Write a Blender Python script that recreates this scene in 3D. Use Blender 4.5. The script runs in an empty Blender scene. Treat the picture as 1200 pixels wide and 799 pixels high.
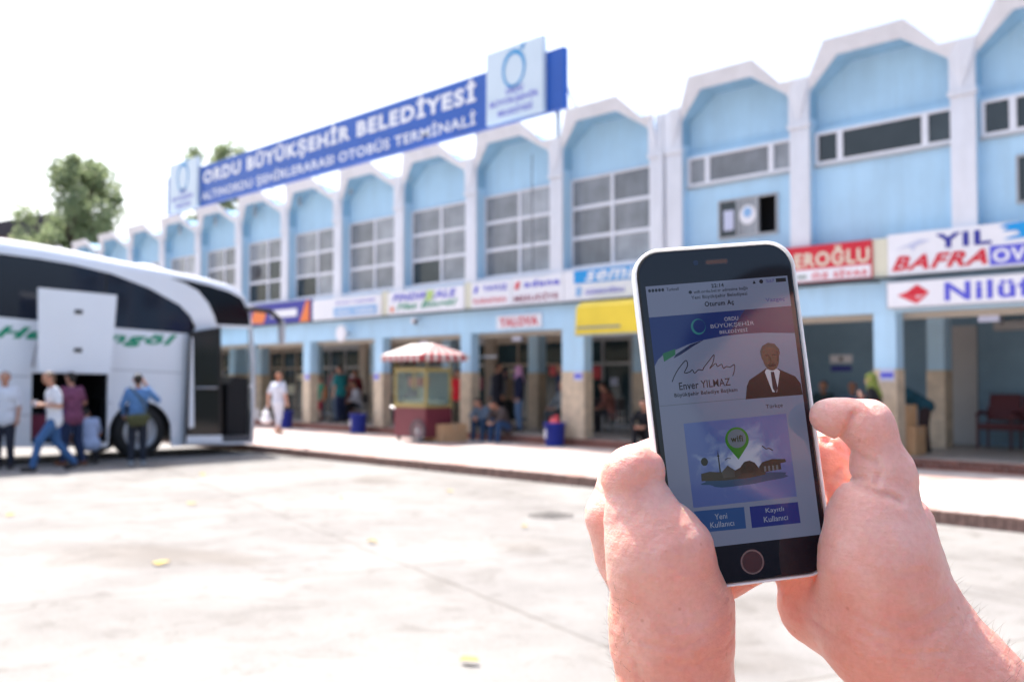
import bpy, bmesh, math, random
import numpy as np
from mathutils import Matrix, Vector
from mathutils.geometry import tessellate_polygon
from math import radians as R_, sin, cos, pi
random.seed(7)
S = bpy.context.scene
COL = S.collection

# ------------------------------------------------------------------ camera, sky, sun, exposure
cam = bpy.data.objects.new('camera', bpy.data.cameras.new('camera'))
COL.objects.link(cam); S.camera = cam
cam.location = (0, 0, 1.65)
cam.rotation_euler = (R_(90 + 2.148), 0, R_(137.15 - 90))
cam.data.sensor_width = 36; cam.data.lens = 36
cam.data.clip_start = .02; cam.data.clip_end = 2000
cam.data.dof.use_dof = True
cam.data.dof.focus_distance = .478
cam.data.dof.aperture_fstop = 13.0

SUN_AZ, SUN_EL = math.atan2(.46, -3.0), R_(59)
world = bpy.data.worlds.new('World'); S.world = world; world.use_nodes = True
wn = world.node_tree; bg = wn.nodes['Background']
sky = wn.nodes.new('ShaderNodeTexSky'); sky.sky_type = 'NISHITA'; sky.sun_disc = False
sky.sun_elevation = SUN_EL; sky.sun_rotation = pi/2 - SUN_AZ
sky.air_density = 1.0; sky.dust_density = 5.0; sky.ozone_density = 1.0; sky.altitude = 5
wn.links.new(sky.outputs[0], bg.inputs[0]); bg.inputs[1].default_value = .15
sl = bpy.data.lights.new('sun', 'SUN'); sl.energy = 3.9; sl.angle = R_(.5); sl.color = (1, .955, .9)
so = bpy.data.objects.new('sun', sl); COL.objects.link(so); so.location = (0, 0, 60)
sv = Vector((cos(SUN_EL)*cos(SUN_AZ), cos(SUN_EL)*sin(SUN_AZ), sin(SUN_EL)))
so.rotation_euler = sv.to_track_quat('Z', 'Y').to_euler()
S.view_settings.view_transform = 'Standard'; S.view_settings.look = 'None'
S.view_settings.gamma = 1; S.view_settings.exposure = 1.2; S.view_settings.use_curve_mapping = False
S.render.engine = 'CYCLES'
S.cycles.use_denoising = True
S.cycles.max_bounces = 8; S.cycles.diffuse_bounces = 4; S.cycles.transparent_max_bounces = 12
S.cycles.sample_clamp_indirect = 6

# ------------------------------------------------------------------ materials
_M = {}
def M(name, col=(.8, .8, .8), rough=.6, var=0.0, vscale=3.0, bump=0.0, bscale=40.0, metal=0.0, emit=None, es=1.0,
      coat=0.0, spec=.5, trans=0.0, sss=0.0, col2=None, alpha=1.0, ior=1.45, rnd=0.0, streak=0.0):
    if name in _M: return _M[name]
    m = bpy.data.materials.new(name); m.use_nodes = True; _M[name] = m
    n, l = m.node_tree.nodes, m.node_tree.links; b = n['Principled BSDF']
    b.inputs['Base Color'].default_value = (*col, 1); b.inputs['Roughness'].default_value = rough
    b.inputs['Metallic'].default_value = metal; b.inputs['Coat Weight'].default_value = coat
    b.inputs['Coat Roughness'].default_value = .05
    b.inputs['Specular IOR Level'].default_value = spec; b.inputs['Transmission Weight'].default_value = trans
    b.inputs['Alpha'].default_value = alpha; b.inputs['IOR'].default_value = ior
    if emit: b.inputs['Emission Color'].default_value = (*emit, 1); b.inputs['Emission Strength'].default_value = es
    tc = n.new('ShaderNodeTexCoord')
    if var or col2:
        nz = n.new('ShaderNodeTexNoise'); nz.inputs['Scale'].default_value = vscale; nz.inputs['Detail'].default_value = 8
        nz.inputs['Roughness'].default_value = .62
        l.new(tc.outputs['Object'], nz.inputs['Vector'])
        cr = n.new('ShaderNodeValToRGB'); cr.color_ramp.elements[0].position = .3; cr.color_ramp.elements[1].position = .7
        c2 = col2 or tuple(min(1, c*(1+var)) for c in col)
        c1 = col if col2 else tuple(c*(1-var) for c in col)
        cr.color_ramp.elements[0].color = (*c1, 1); cr.color_ramp.elements[1].color = (*c2, 1)
        l.new(nz.outputs[0], cr.inputs[0]); l.new(cr.outputs[0], b.inputs['Base Color'])
    if streak:
        mp = n.new('ShaderNodeMapping'); mp.inputs['Scale'].default_value = (2.4, 2.4, .3); l.new(tc.outputs['Object'], mp.inputs[0])
        n4 = n.new('ShaderNodeTexNoise'); n4.inputs['Scale'].default_value = 1.6; n4.inputs['Detail'].default_value = 9; n4.inputs['Roughness'].default_value = .7
        l.new(mp.outputs[0], n4.inputs['Vector']); c4 = n.new('ShaderNodeValToRGB'); c4.color_ramp.elements[0].position = .24; c4.color_ramp.elements[1].position = .60
        c4.color_ramp.elements[0].color = (1-streak*1.2, 1-streak*1.25, 1-streak*1.35, 1); c4.color_ramp.elements[1].color = (1, 1, 1, 1); l.new(n4.outputs[0], c4.inputs[0])
        mx = n.new('ShaderNodeMix'); mx.data_type = 'RGBA'; mx.blend_type = 'MULTIPLY'; mx.inputs[0].default_value = 1
        l.new(b.inputs['Base Color'].links[0].from_socket, mx.inputs[6]); l.new(c4.outputs[0], mx.inputs[7]); l.new(mx.outputs[2], b.inputs['Base Color'])
    if rnd:
        oi = n.new('ShaderNodeObjectInfo'); hv = n.new('ShaderNodeHueSaturation'); hv.inputs['Color'].default_value = (*col, 1)
        mr = n.new('ShaderNodeMapRange'); mr.inputs[3].default_value = 1-rnd; mr.inputs[4].default_value = 1+rnd
        l.new(oi.outputs['Random'], mr.inputs[0]); l.new(mr.outputs[0], hv.inputs['Value'])
        src = b.inputs['Base Color'].links[0].from_socket if b.inputs['Base Color'].links else None
        if src: l.new(src, hv.inputs['Color'])
        l.new(hv.outputs[0], b.inputs['Base Color'])
    if bump:
        nb = n.new('ShaderNodeTexNoise'); nb.inputs['Scale'].default_value = bscale; nb.inputs['Detail'].default_value = 6
        l.new(tc.outputs['Object'], nb.inputs['Vector'])
        bp = n.new('ShaderNodeBump'); bp.inputs['Strength'].default_value = bump; bp.inputs['Distance'].default_value = .02
        l.new(nb.outputs[0], bp.inputs['Height']); l.new(bp.outputs[0], b.inputs['Normal'])
    return m

WHITEP = M('lavender_white_paint', (.75, .77, .83), .7, .06, 1.2, .25, 60, streak=.09)
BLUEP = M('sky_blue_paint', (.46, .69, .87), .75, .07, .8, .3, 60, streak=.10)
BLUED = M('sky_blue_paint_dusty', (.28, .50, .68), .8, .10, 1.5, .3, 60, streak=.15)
BEIGE = M('beige_plaster', (.46, .40, .33), .8, .08, 2, .2, 30)
MARBLE = M('beige_marble_cladding', (.58, .47, .34), .45, .22, 5, .1, 20)
CEIL = M('ceiling_plaster', (.66, .62, .55), .8, .06, 2)
FRAMEW = M('white_window_frame', (.78, .79, .84), .45, .04, 4)
FRAMEG = M('grey_aluminium_frame', (.42, .43, .45), .4, .05, 4, metal=.3)
PANE = M('curtained_glass', (.29, .305, .33), .10, .30, 1.6, spec=.6, rnd=.38, streak=.28)
PANED = M('dark_glass', (.035, .045, .05), .08, .25, 1.5, spec=.6, rnd=.3)
SHOPG = M('shop_glass', (.022, .045, .055), .08, .35, 1.0, spec=.6, rnd=.3)
ROOFM = M('flat_roof_membrane', (.4, .4, .4), .9, .1, 2)
SIGNW = M('sign_white', (.80, .80, .84), .4, .05, 1.5)
SIGNCREAM = M('sign_cream', (.72, .70, .55), .5, .05, 2)
SBLUE = M('sign_blue', (.012, .09, .42), .35, .1, 2)
SNAVY = M('sign_navy', (.03, .03, .30), .35)
SRED = M('sign_red', (.62, .02, .04), .35, .06, 2)
SREDL = M('print_red', (.68, .06, .08), .4)
SMAROON = M('print_maroon', (.30, .04, .09), .4)
SVIO = M('print_violet_blue', (.10, .10, .60), .4)
SGREEN = M('print_green', (.0, .28, .15), .4)
SCYAN = M('sign_cyan', (.01, .30, .70), .35)
SORANGE = M('sign_orange', (.80, .20, .04), .4)
SPALE = M('print_pale_blue', (.25, .45, .72), .4)
SLAV = M('print_lavender', (.55, .58, .74), .4)
SYELLOW = M('awning_yellow', (.78, .58, .04), .5, .08, 1.5, .2, 12)
DARKM = M('dark_metal', (.05, .05, .06), .45)
STEEL = M('galvanised_steel', (.5, .5, .52), .35, .1, 10, metal=.8)
BUSW = M('bus_white_paint', (.84, .88, .94), .22, .03, .7, coat=.6)
BUSG = M('bus_tinted_glass', (.012, .018, .034), .06, spec=.45)
BUSD = M('bus_black_glass', (.006, .008, .012), .08, spec=.25)
BUSK = M('bus_black_trim', (.012, .012, .014), .35)
BUSIN = M('bus_dark_interior', (.009, .010, .013), .8)
CLEARG = M('clear_tinted_glass', (.75, .9, .98), .02, trans=1.0, ior=1.02)
RUBBER = M('tyre_rubber', (.02, .02, .02), .8, .2, 20, .3, 40)
RIMM = M('wheel_rim_metal', (.55, .56, .58), .35, .08, 10, metal=.4)
CARDB = M('cardboard', (.60, .36, .19), .85, .12, 4, .1, 30)
BINB = M('blue_plastic', (.02, .035, .30), .4, .08, 6)
BURG = M('burgundy_paint', (.15, .025, .04), .45, .1, 3)
YELP = M('yellow_trim_paint', (.38, .31, .11), .45, .06, 5)
BROWNV = M('maroon_vinyl', (.10, .018, .025), .4, .1, 6)
SCRAP = M('yellow_scrap', (.62, .44, .08), .7, .2, 30)
BRICK = M('dark_red_brick', (.23, .10, .075), .85, .30, 9, .5, 50, rnd=.25)
KERBM = M('worn_kerb_brick', (.22, .135, .11), .85, .4, 9, .5, 40)

def ground_mat():
    m = bpy.data.materials.new('sunlit_concrete_yard'); m.use_nodes = True
    n, l = m.node_tree.nodes, m.node_tree.links; b = n['Principled BSDF']; b.inputs['Roughness'].default_value = .85
    tc = n.new('ShaderNodeTexCoord')
    def noise(sc, det=8, rough=.65, dist=0):
        x = n.new('ShaderNodeTexNoise'); x.inputs['Scale'].default_value = sc; x.inputs['Detail'].default_value = det
        x.inputs['Roughness'].default_value = rough; x.inputs['Distortion'].default_value = dist
        l.new(tc.outputs['Object'], x.inputs['Vector']); return x
    def ramp(src, p0, c0, p1, c1):
        x = n.new('ShaderNodeValToRGB'); x.color_ramp.elements[0].position = p0; x.color_ramp.elements[1].position = p1
        x.color_ramp.elements[0].color = (*c0, 1); x.color_ramp.elements[1].color = (*c1, 1); l.new(src, x.inputs[0]); return x
    def mul(a, c, f=1.0):
        x = n.new('ShaderNodeMix'); x.data_type = 'RGBA'; x.blend_type = 'MULTIPLY'; x.inputs[0].default_value = f
        l.new(a, x.inputs[6]); l.new(c, x.inputs[7]); return x.outputs[2]
    base = ramp(noise(.55, 10).outputs[0], .32, (.172, .163, .155), .62, (.264, .256, .247))
    st = ramp(noise(1.9, 12, .72, 1.2).outputs[0], .36, (.68, .655, .63), .48, (1, 1, 1))
    fine = ramp(noise(38, 6, .8).outputs[0], .35, (.80, .79, .78), .6, (1.05, 1.05, 1.05))
    spots = ramp(noise(.28, 4, .5, .5).outputs[0], .33, (.74, .68, .62), .42, (1, 1, 1))
    c = mul(mul(mul(base.outputs[0], st.outputs[0], .75), fine.outputs[0]), spots.outputs[0], .8)
    # slab joints, slightly wandering
    mp = n.new('ShaderNodeMapping'); mp.inputs['Rotation'].default_value = (0, 0, R_(14))
    l.new(tc.outputs['Object'], mp.inputs[0])
    nn = noise(1.3, 3)
    ad = n.new('ShaderNodeMixRGB'); ad.blend_type = 'LINEAR_LIGHT'; ad.inputs[0].default_value = .05
    l.new(mp.outputs[0], ad.inputs[1]); l.new(nn.outputs[1], ad.inputs[2])
    br = n.new('ShaderNodeTexBrick'); br.offset = 0; br.inputs['Scale'].default_value = 1
    br.inputs['Brick Width'].default_value = 4.2; br.inputs['Row Height'].default_value = 3.6
    br.inputs['Mortar Size'].default_value = .022; br.inputs['Mortar Smooth'].default_value = .6
    br.inputs['Color1'].default_value = (1, 1, 1, 1); br.inputs['Color2'].default_value = (.93, .93, .94, 1)
    br.inputs['Mortar'].default_value = (.60, .57, .54, 1)
    l.new(ad.outputs[0], br.inputs['Vector'])
    c = mul(c, br.outputs[0], .9); l.new(c, b.inputs['Base Color'])
    bp = n.new('ShaderNodeBump'); bp.inputs['Strength'].default_value = .5; bp.inputs['Distance'].default_value = .01
    l.new(noise(60, 6, .8).outputs[0], bp.inputs['Height']); l.new(bp.outputs[0], b.inputs['Normal'])
    return m
def paving_mat():
    m = bpy.data.materials.new('pale_paving'); m.use_nodes = True
    n, l = m.node_tree.nodes, m.node_tree.links; b = n['Principled BSDF']; b.inputs['Roughness'].default_value = .8
    tc = n.new('ShaderNodeTexCoord')
    br = n.new('ShaderNodeTexBrick'); br.offset = 0; br.inputs['Scale'].default_value = 1
    br.inputs['Brick Width'].default_value = .4; br.inputs['Row Height'].default_value = .4
    br.inputs['Mortar Size'].default_value = .008
    br.inputs['Color1'].default_value = (.52, .50, .485, 1); br.inputs['Color2'].default_value = (.45, .43, .42, 1)
    br.inputs['Mortar'].default_value = (.34, .31, .3, 1)
    l.new(tc.outputs['Object'], br.inputs['Vector'])
    b2 = n.new('ShaderNodeTexBrick'); b2.offset = .5; b2.inputs['Scale'].default_value = 1
    b2.inputs['Brick Width'].default_value = 2.8; b2.inputs['Row Height'].default_value = 1.2; b2.inputs['Mortar Size'].default_value = .2
    b2.inputs['Color1'].default_value = (1, 1, 1, 1); b2.inputs['Color2'].default_value = (1, 1, 1, 1)
    b2.inputs['Mortar'].default_value = (.95, .56, .48, 1)
    l.new(tc.outputs['Object'], b2.inputs['Vector'])
    nz = n.new('ShaderNodeTexNoise'); nz.inputs['Scale'].default_value = 3; nz.inputs['Detail'].default_value = 8
    l.new(tc.outputs['Object'], nz.inputs['Vector'])
    cr = n.new('ShaderNodeValToRGB'); cr.color_ramp.elements[0].position = .3; cr.color_ramp.elements[1].position = .6
    cr.color_ramp.elements[0].color = (.8, .78, .77, 1); cr.color_ramp.elements[1].color = (1, 1, 1, 1); l.new(nz.outputs[0], cr.inputs[0])
    prev = br.outputs[0]
    for o in (b2.outputs[0], cr.outputs[0]):
        x = n.new('ShaderNodeMix'); x.data_type = 'RGBA'; x.blend_type = 'MULTIPLY'; x.inputs[0].default_value = .8
        l.new(prev, x.inputs[6]); l.new(o, x.inputs[7]); prev = x.outputs[2]
    l.new(prev, b.inputs['Base Color'])
    return m
def leaf_mat(name, a, c):
    m = M(name, a, .6, col2=c, vscale=1.5)
    n, l = m.node_tree.nodes, m.node_tree.links; b = n['Principled BSDF']; src = b.inputs['Base Color'].links[0].from_socket
    tr = n.new('ShaderNodeBsdfTranslucent'); l.new(src, tr.inputs[0]); mx = n.new('ShaderNodeMixShader'); mx.inputs[0].default_value = .45
    l.new(b.outputs[0], mx.inputs[1]); l.new(tr.outputs[0], mx.inputs[2]); l.new(mx.outputs[0], n['Material Output'].inputs[0])
    return m
def skin_mat(name, col, sssw=1.0, scale=.006, detail=True):
    m = bpy.data.materials.new(name); m.use_nodes = True
    n, l = m.node_tree.nodes, m.node_tree.links; b = n['Principled BSDF']
    tc = n.new('ShaderNodeTexCoord')
    nz = n.new('ShaderNodeTexNoise'); nz.inputs['Scale'].default_value = 55; nz.inputs['Detail'].default_value = 6
    l.new(tc.outputs['Object'], nz.inputs['Vector'])
    cr = n.new('ShaderNodeValToRGB'); e = cr.color_ramp.elements; e[0].position = .34; e[1].position = .66
    e[0].color = (col[0]*.97, col[1]*.86, col[2]*.82, 1); e[1].color = (min(1, col[0]*1.02), col[1]*1.08, col[2]*1.1, 1)
    l.new(nz.outputs[0], cr.inputs[0]); l.new(cr.outputs[0], b.inputs['Base Color'])
    if detail:      # red bounce light painted into the lower skin, fading out towards the fingers
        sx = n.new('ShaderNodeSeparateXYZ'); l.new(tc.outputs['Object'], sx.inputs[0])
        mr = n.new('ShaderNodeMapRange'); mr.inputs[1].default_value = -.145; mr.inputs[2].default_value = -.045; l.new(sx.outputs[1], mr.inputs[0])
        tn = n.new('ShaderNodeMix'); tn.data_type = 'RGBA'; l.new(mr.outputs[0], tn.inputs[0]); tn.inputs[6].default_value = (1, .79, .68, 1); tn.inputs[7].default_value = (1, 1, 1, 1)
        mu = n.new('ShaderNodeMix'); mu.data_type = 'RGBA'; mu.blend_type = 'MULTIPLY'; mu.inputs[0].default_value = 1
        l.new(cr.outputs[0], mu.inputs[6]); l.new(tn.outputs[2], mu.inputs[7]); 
        fv = n.new('ShaderNodeTexVoronoi'); fv.inputs['Scale'].default_value = 75; l.new(tc.outputs['Object'], fv.inputs['Vector'])
        fr_ = n.new('ShaderNodeValToRGB'); fr_.color_ramp.elements[0].position = .035; fr_.color_ramp.elements[1].position = .085
        fr_.color_ramp.elements[0].color = (.86, .78, .74, 1); fr_.color_ramp.elements[1].color = (1, 1, 1, 1); l.new(fv.outputs['Distance'], fr_.inputs[0])
        n9 = n.new('ShaderNodeTexNoise'); n9.inputs['Scale'].default_value = 420; n9.inputs['Detail'].default_value = 5; l.new(tc.outputs['Object'], n9.inputs['Vector'])
        r9 = n.new('ShaderNodeValToRGB'); r9.color_ramp.elements[0].position = .32; r9.color_ramp.elements[1].position = .6
        r9.color_ramp.elements[0].color = (.95, .92, .91, 1); r9.color_ramp.elements[1].color = (1, 1, 1, 1); l.new(n9.outputs[0], r9.inputs[0])
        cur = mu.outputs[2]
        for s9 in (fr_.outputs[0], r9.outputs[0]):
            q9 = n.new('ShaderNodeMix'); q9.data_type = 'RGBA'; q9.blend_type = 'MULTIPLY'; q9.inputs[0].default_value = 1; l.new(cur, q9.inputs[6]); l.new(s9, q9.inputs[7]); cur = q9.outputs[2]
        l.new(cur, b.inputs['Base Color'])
    b.inputs['Subsurface Weight'].default_value = sssw; b.inputs['Subsurface Scale'].default_value = scale
    b.inputs['Subsurface Radius'].default_value = (1.0, .32, .18)
    b.inputs['Roughness'].default_value = .38; b.inputs['Specular IOR Level'].default_value = .5
    if detail:
        v = n.new('ShaderNodeTexVoronoi'); v.inputs['Scale'].default_value = 700; v.distance = 'CHEBYCHEV'
        l.new(tc.outputs['Object'], v.inputs['Vector'])
        n2 = n.new('ShaderNodeTexNoise'); n2.inputs['Scale'].default_value = 260; n2.inputs['Detail'].default_value = 8; n2.inputs['Roughness'].default_value = .7
        l.new(tc.outputs['Object'], n2.inputs['Vector'])
        mp = n.new('ShaderNodeMapping'); mp.inputs['Scale'].default_value = (1, 6, 1); mp.inputs['Rotation'].default_value = (0, 0, .5)
        l.new(tc.outputs['Object'], mp.inputs[0])
        n3 = n.new('ShaderNodeTexNoise'); n3.inputs['Scale'].default_value = 60; n3.inputs['Detail'].default_value = 5
        l.new(mp.outputs[0], n3.inputs['Vector'])
        a1 = n.new('ShaderNodeMath'); a1.operation = 'MULTIPLY_ADD'; a1.inputs[1].default_value = .35
        l.new(v.outputs['Distance'], a1.inputs[0]); l.new(n2.outputs[0], a1.inputs[2])
        a2 = n.new('ShaderNodeMath'); a2.operation = 'ADD'; l.new(a1.outputs[0], a2.inputs[0]); l.new(n3.outputs[0], a2.inputs[1])
        bp = n.new('ShaderNodeBump'); bp.inputs['Strength'].default_value = .6; bp.inputs['Distance'].default_value = .001
        l.new(a2.outputs[0], bp.inputs['Height']); l.new(bp.outputs[0], b.inputs['Normal'])
    return m

# ------------------------------------------------------------------ mesh helpers
def tag(o, label=None, cat=None, group=None, kind=None):
    if label: o['label'] = label
    if cat: o['category'] = cat
    if group: o['group'] = group
    if kind: o['kind'] = kind
    return o
def thing(name, label, cat, loc=(0, 0, 0), rz=0.0, group=None):
    o = bpy.data.objects.new(name, None); COL.objects.link(o); o.location = loc; o.rotation_euler = (0, 0, rz)
    o.empty_display_size = .2
    return tag(o, label, cat, group)
def root_of(p):
    off = Vector(p.location)
    while p.parent: p = p.parent; off = off + Vector(p.location)
    return off
class MB:
    def __init__(s): s.v = []; s.f = []
    def add(s, vs, fs):
        k = len(s.v); s.v += [tuple(v) for v in vs]; s.f += [tuple(i+k for i in f) for f in fs]; return s
    def box(s, x0, x1, y0, y1, z0, z1):
        vs = [(x, y, z) for x in (x0, x1) for y in (y0, y1) for z in (z0, z1)]
        return s.add(vs, [(0, 1, 3, 2), (4, 6, 7, 5), (0, 4, 5, 1), (2, 3, 7, 6), (0, 2, 6, 4), (1, 5, 7, 3)])
    def obox(s, c, ax, half):
        c = Vector(c); vs = []
        for i in (-1, 1):
            for j in (-1, 1):
                for k in (-1, 1): vs.append(c + ax[0]*i*half[0] + ax[1]*j*half[1] + ax[2]*k*half[2])
        return s.add(vs, [(0, 1, 3, 2), (4, 6, 7, 5), (0, 4, 5, 1), (2, 3, 7, 6), (0, 2, 6, 4), (1, 5, 7, 3)])
    def prism(s, outer, holes, fr):
        """2-D polygon (u, v) with holes, swept from w = 0 to 1; fr(u, v, w) gives the 3-D point"""
        loops = [outer] + list(holes)
        pts = [p for L in loops for p in L]; n = len(pts)
        tri = tessellate_polygon([[Vector((p[0], p[1], 0)) for p in L] for L in loops])
        vs = [fr(p[0], p[1], 0) for p in pts] + [fr(p[0], p[1], 1) for p in pts]
        fs = [tuple(t) for t in tri] + [tuple(i+n for i in reversed(t)) for t in tri]
        k = 0
        for L in loops:
            m = len(L)
            for i in range(m): a, b = k+i, k+(i+1) % m; fs.append((a, b, b+n, a+n))
            k += m
        return s.add(vs, fs)
    def tube(s, pts, r, n=8, cap=True):
        pts = [Vector(p) for p in pts]; m = len(pts); rr = r if isinstance(r, (list, tuple)) else [r]*m
        vs = []; up = Vector((0, 0, 1))
        for i, p in enumerate(pts):
            t = (pts[min(i+1, m-1)] - pts[max(i-1, 0)]).normalized()
            a = t.cross(up if abs(t.z) < .95 else Vector((1, 0, 0))).normalized(); b = t.cross(a)
            for k in range(n): an = 2*pi*k/n; vs.append(p + (a*cos(an) + b*sin(an))*rr[i])
        fs = [(i*n+k, i*n+(k+1) % n, (i+1)*n+(k+1) % n, (i+1)*n+k) for i in range(m-1) for k in range(n)]
        if cap: fs += [tuple(range(n))[::-1], tuple((m-1)*n+k for k in range(n))]
        return s.add(vs, fs)
    def loft(s, rings, closed=True, caps=True):
        n = len(rings[0]); vs = [p for r in rings for p in r]
        fs = []
        for i in range(len(rings)-1):
            for k in range(n if closed else n-1): fs.append((i*n+k, i*n+(k+1) % n, (i+1)*n+(k+1) % n, (i+1)*n+k))
        if caps: fs += [tuple(range(n))[::-1], tuple((len(rings)-1)*n+k for k in range(n))]
        return s.add(vs, fs)
    def sphere(s, c, r, n=12, m=8, sq=(1, 1, 1)):
        rings = []
        for i in range(m+1):
            a = pi*(i+.02 if i == 0 else (i-.02 if i == m else i))/m - pi/2
            rings.append([(c[0]+r*sq[0]*cos(a)*cos(2*pi*k/n), c[1]+r*sq[1]*cos(a)*sin(2*pi*k/n), c[2]+r*sq[2]*sin(a)) for k in range(n)])
        return s.loft(rings)
    def build(s, name, mat, parent=None, smooth=False, world=True, kind=None, label=None, fix=True):
        me = bpy.data.meshes.new(name)
        vs = s.v
        if world and parent is not None:
            o = root_of(parent); vs = [(v[0]-o.x, v[1]-o.y, v[2]-o.z) for v in vs]
        me.from_pydata(vs, [], s.f); me.materials.append(mat)
        if fix:
            b = bmesh.new(); b.from_mesh(me); bmesh.ops.recalc_face_normals(b, faces=b.faces); b.to_mesh(me); b.free()
        if smooth: me.polygons.foreach_set('use_smooth', [True]*len(me.polygons))
        o = bpy.data.objects.new(name, me); COL.objects.link(o)
        if parent is not None: o.parent = parent
        if kind: o['kind'] = kind
        if label: o['label'] = label
        return o
def Box(name, mat, parent, x0, x1, y0, y1, z0, z1, **k): return MB().box(x0, x1, y0, y1, z0, z1).build(name, mat, parent, **k)
def facade(y0, y1):                       # (u, v, w) -> world, facing -Y
    return lambda u, v, w: (u, y0 + (y1-y0)*w, v)
def side(x0, x1):                         # u = world Y, facing +X
    return lambda u, v, w: (x0 + (x1-x0)*w, u, v)
def copy_thing(o, loc, rz=None, label=None):
    c = o.copy(); COL.objects.link(c); c.location = loc
    if rz is not None: c.rotation_euler = (0, 0, rz)
    if label: c['label'] = label
    def rec(a, b):
        for ch in a.children:
            d = ch.copy(); COL.objects.link(d); d.parent = b; rec(ch, d)
    rec(o, c); return c
_txt = {}
def text_mesh(body, bold=.0, shear=0.0, depth=0.0):
    key = (body, bold, shear, depth)
    if key in _txt: return _txt[key]
    cu = bpy.data.curves.new('t', 'FONT'); cu.body = body; cu.offset = bold; cu.shear = shear; cu.extrude = depth
    cu.resolution_u = 3; cu.space_character = 1.0 + bold*4
    ob = bpy.data.objects.new('t', cu); COL.objects.link(ob)
    dg = bpy.context.evaluated_depsgraph_get(); dg.update()
    me = bpy.data.meshes.new_from_object(ob.evaluated_get(dg))
    vs = np.array([v.co[:] for v in me.vertices]); fs = [tuple(p.vertices) for p in me.polygons]
    bpy.data.objects.remove(ob); bpy.data.meshes.remove(me); bpy.data.curves.remove(cu)
    _txt[key] = (vs, fs); return _txt[key]
def lettering(parent, body, x, z, w, h, mat, fr, bold=.02, shear=0.0, name='lettering', world=True):
    """text whose ink box is x..x+w, z..z+h in the frame fr"""
    vs, fs = text_mesh(body, bold, shear)
    lo, hi = vs.min(0), vs.max(0)
    p = [fr(x + (v[0]-lo[0])/(hi[0]-lo[0])*w, z + (v[1]-lo[1])/(hi[1]-lo[1])*h, 0) for v in vs]
    m = MB(); m.add(p, fs)
    return m.build(name, mat, parent, world=world, fix=False)

# signed distance bodies -> one continuous surface (naive surface nets)
def surface_nets(D, org, vox):
    nx, ny, nz = D.shape; ins = D < 0
    cnt = np.zeros((nx-1, ny-1, nz-1), np.int8); acc = np.zeros((nx-1, ny-1, nz-1, 3), np.float32)
    cor = [(i, j, k) for i in (0, 1) for j in (0, 1) for k in (0, 1)]
    sl = lambda c: (slice(c[0], nx-1+c[0]), slice(c[1], ny-1+c[1]), slice(c[2], nz-1+c[2]))
    for a in cor:
        for ax in range(3):
            if a[ax]: continue
            b = list(a); b[ax] = 1; b = tuple(b)
            da, db = D[sl(a)], D[sl(b)]; ch = (da < 0) != (db < 0)
            t = np.where(ch, da/np.where(ch, da-db, 1), 0)
            cnt += ch
            for q in range(3): acc[..., q] += np.where(ch, a[q] + (t if q == ax else 0), 0)
    act = cnt > 0; idx = -np.ones(cnt.shape, np.int64); n = int(act.sum()); idx[act] = np.arange(n)
    ijk = np.argwhere(act); V = (ijk + acc[act]/cnt[act][:, None])*vox + np.array(org)
    F = []
    for ax in range(3):
        a0 = [slice(1, -1)]*3; a0[ax] = slice(0, -1); a1 = list(a0); a1[ax] = slice(1, None)
        e0, e1 = ins[tuple(a0)], ins[tuple(a1)]
        w = np.argwhere(e0 != e1); fl = e0[tuple(w.T)]
        off = np.ones(3, int); off[ax] = 0; base = w + off
        u, v = (ax+1) % 3, (ax+2) % 3
        du = np.zeros(3, int); du[u] = 1; dv = np.zeros(3, int); dv[v] = 1
        q = [idx[tuple((base-du-dv).T)], idx[tuple((base-dv).T)], idx[tuple(base.T)], idx[tuple((base-du).T)]]
        Q = np.stack(q, 1); Q[~fl] = Q[~fl][:, ::-1]; F.append(Q)
    return V, np.concatenate(F)
def smin(a, b, k):
    h = np.clip(.5 + .5*(b-a)/k, 0, 1); return b*(1-h) + a*h - k*h*(1-h)
def sdf_body(prims, vox, k, pad=None, post=None):
    """prims: list of groups; a group is (k_in, [(a, b, ra, rb), ...]); groups blend with k"""
    allp = np.array([[*(p[0]), *(p[1]), p[2], p[3]] for g in prims for p in g[1]], float)
    r = allp[:, 6:].max(1); lo = np.minimum(allp[:, :3], allp[:, 3:6]) - r[:, None]; hi = np.maximum(allp[:, :3], allp[:, 3:6]) + r[:, None]
    pad = pad or 3*vox; lo = lo.min(0)-pad; hi = hi.max(0)+pad
    ax = [np.arange(lo[i], hi[i]+vox, vox, dtype=np.float32) for i in range(3)]
    X, Y, Z = np.meshgrid(*ax, indexing='ij')
    tot = None
    for kin, ps in prims:
        g = None
        for a, b, ra, rb in ps:
            a = np.array(a, float); d = np.array(b, float)-a; L = max(float(d@d), 1e-12)
            px, py, pz = X-a[0], Y-a[1], Z-a[2]
            h = np.clip((px*d[0]+py*d[1]+pz*d[2])/L, 0, 1)
            q = np.sqrt((px-d[0]*h)**2+(py-d[1]*h)**2+(pz-d[2]*h)**2) - (ra+(rb-ra)*h)
            g = q if g is None else smin(g, q, kin)
        tot = g if tot is None else smin(tot, g, k)
    if post: tot = post(tot, X, Y, Z)
    return surface_nets(tot.astype(np.float32), lo, vox)
def sdf_obj(name, mat, parent, prims, vox, k, label=None, post=None, relax=1):
    V, F = sdf_body(prims, vox, k, post=post)
    me = bpy.data.meshes.new(name); me.from_pydata(V.tolist(), [], F.tolist()); me.materials.append(mat)
    me.polygons.foreach_set('use_smooth', [True]*len(me.polygons))
    o = bpy.data.objects.new(name, me); COL.objects.link(o)
    if parent is not None: o.parent = parent
    if label: o['label'] = label
    return o
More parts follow.
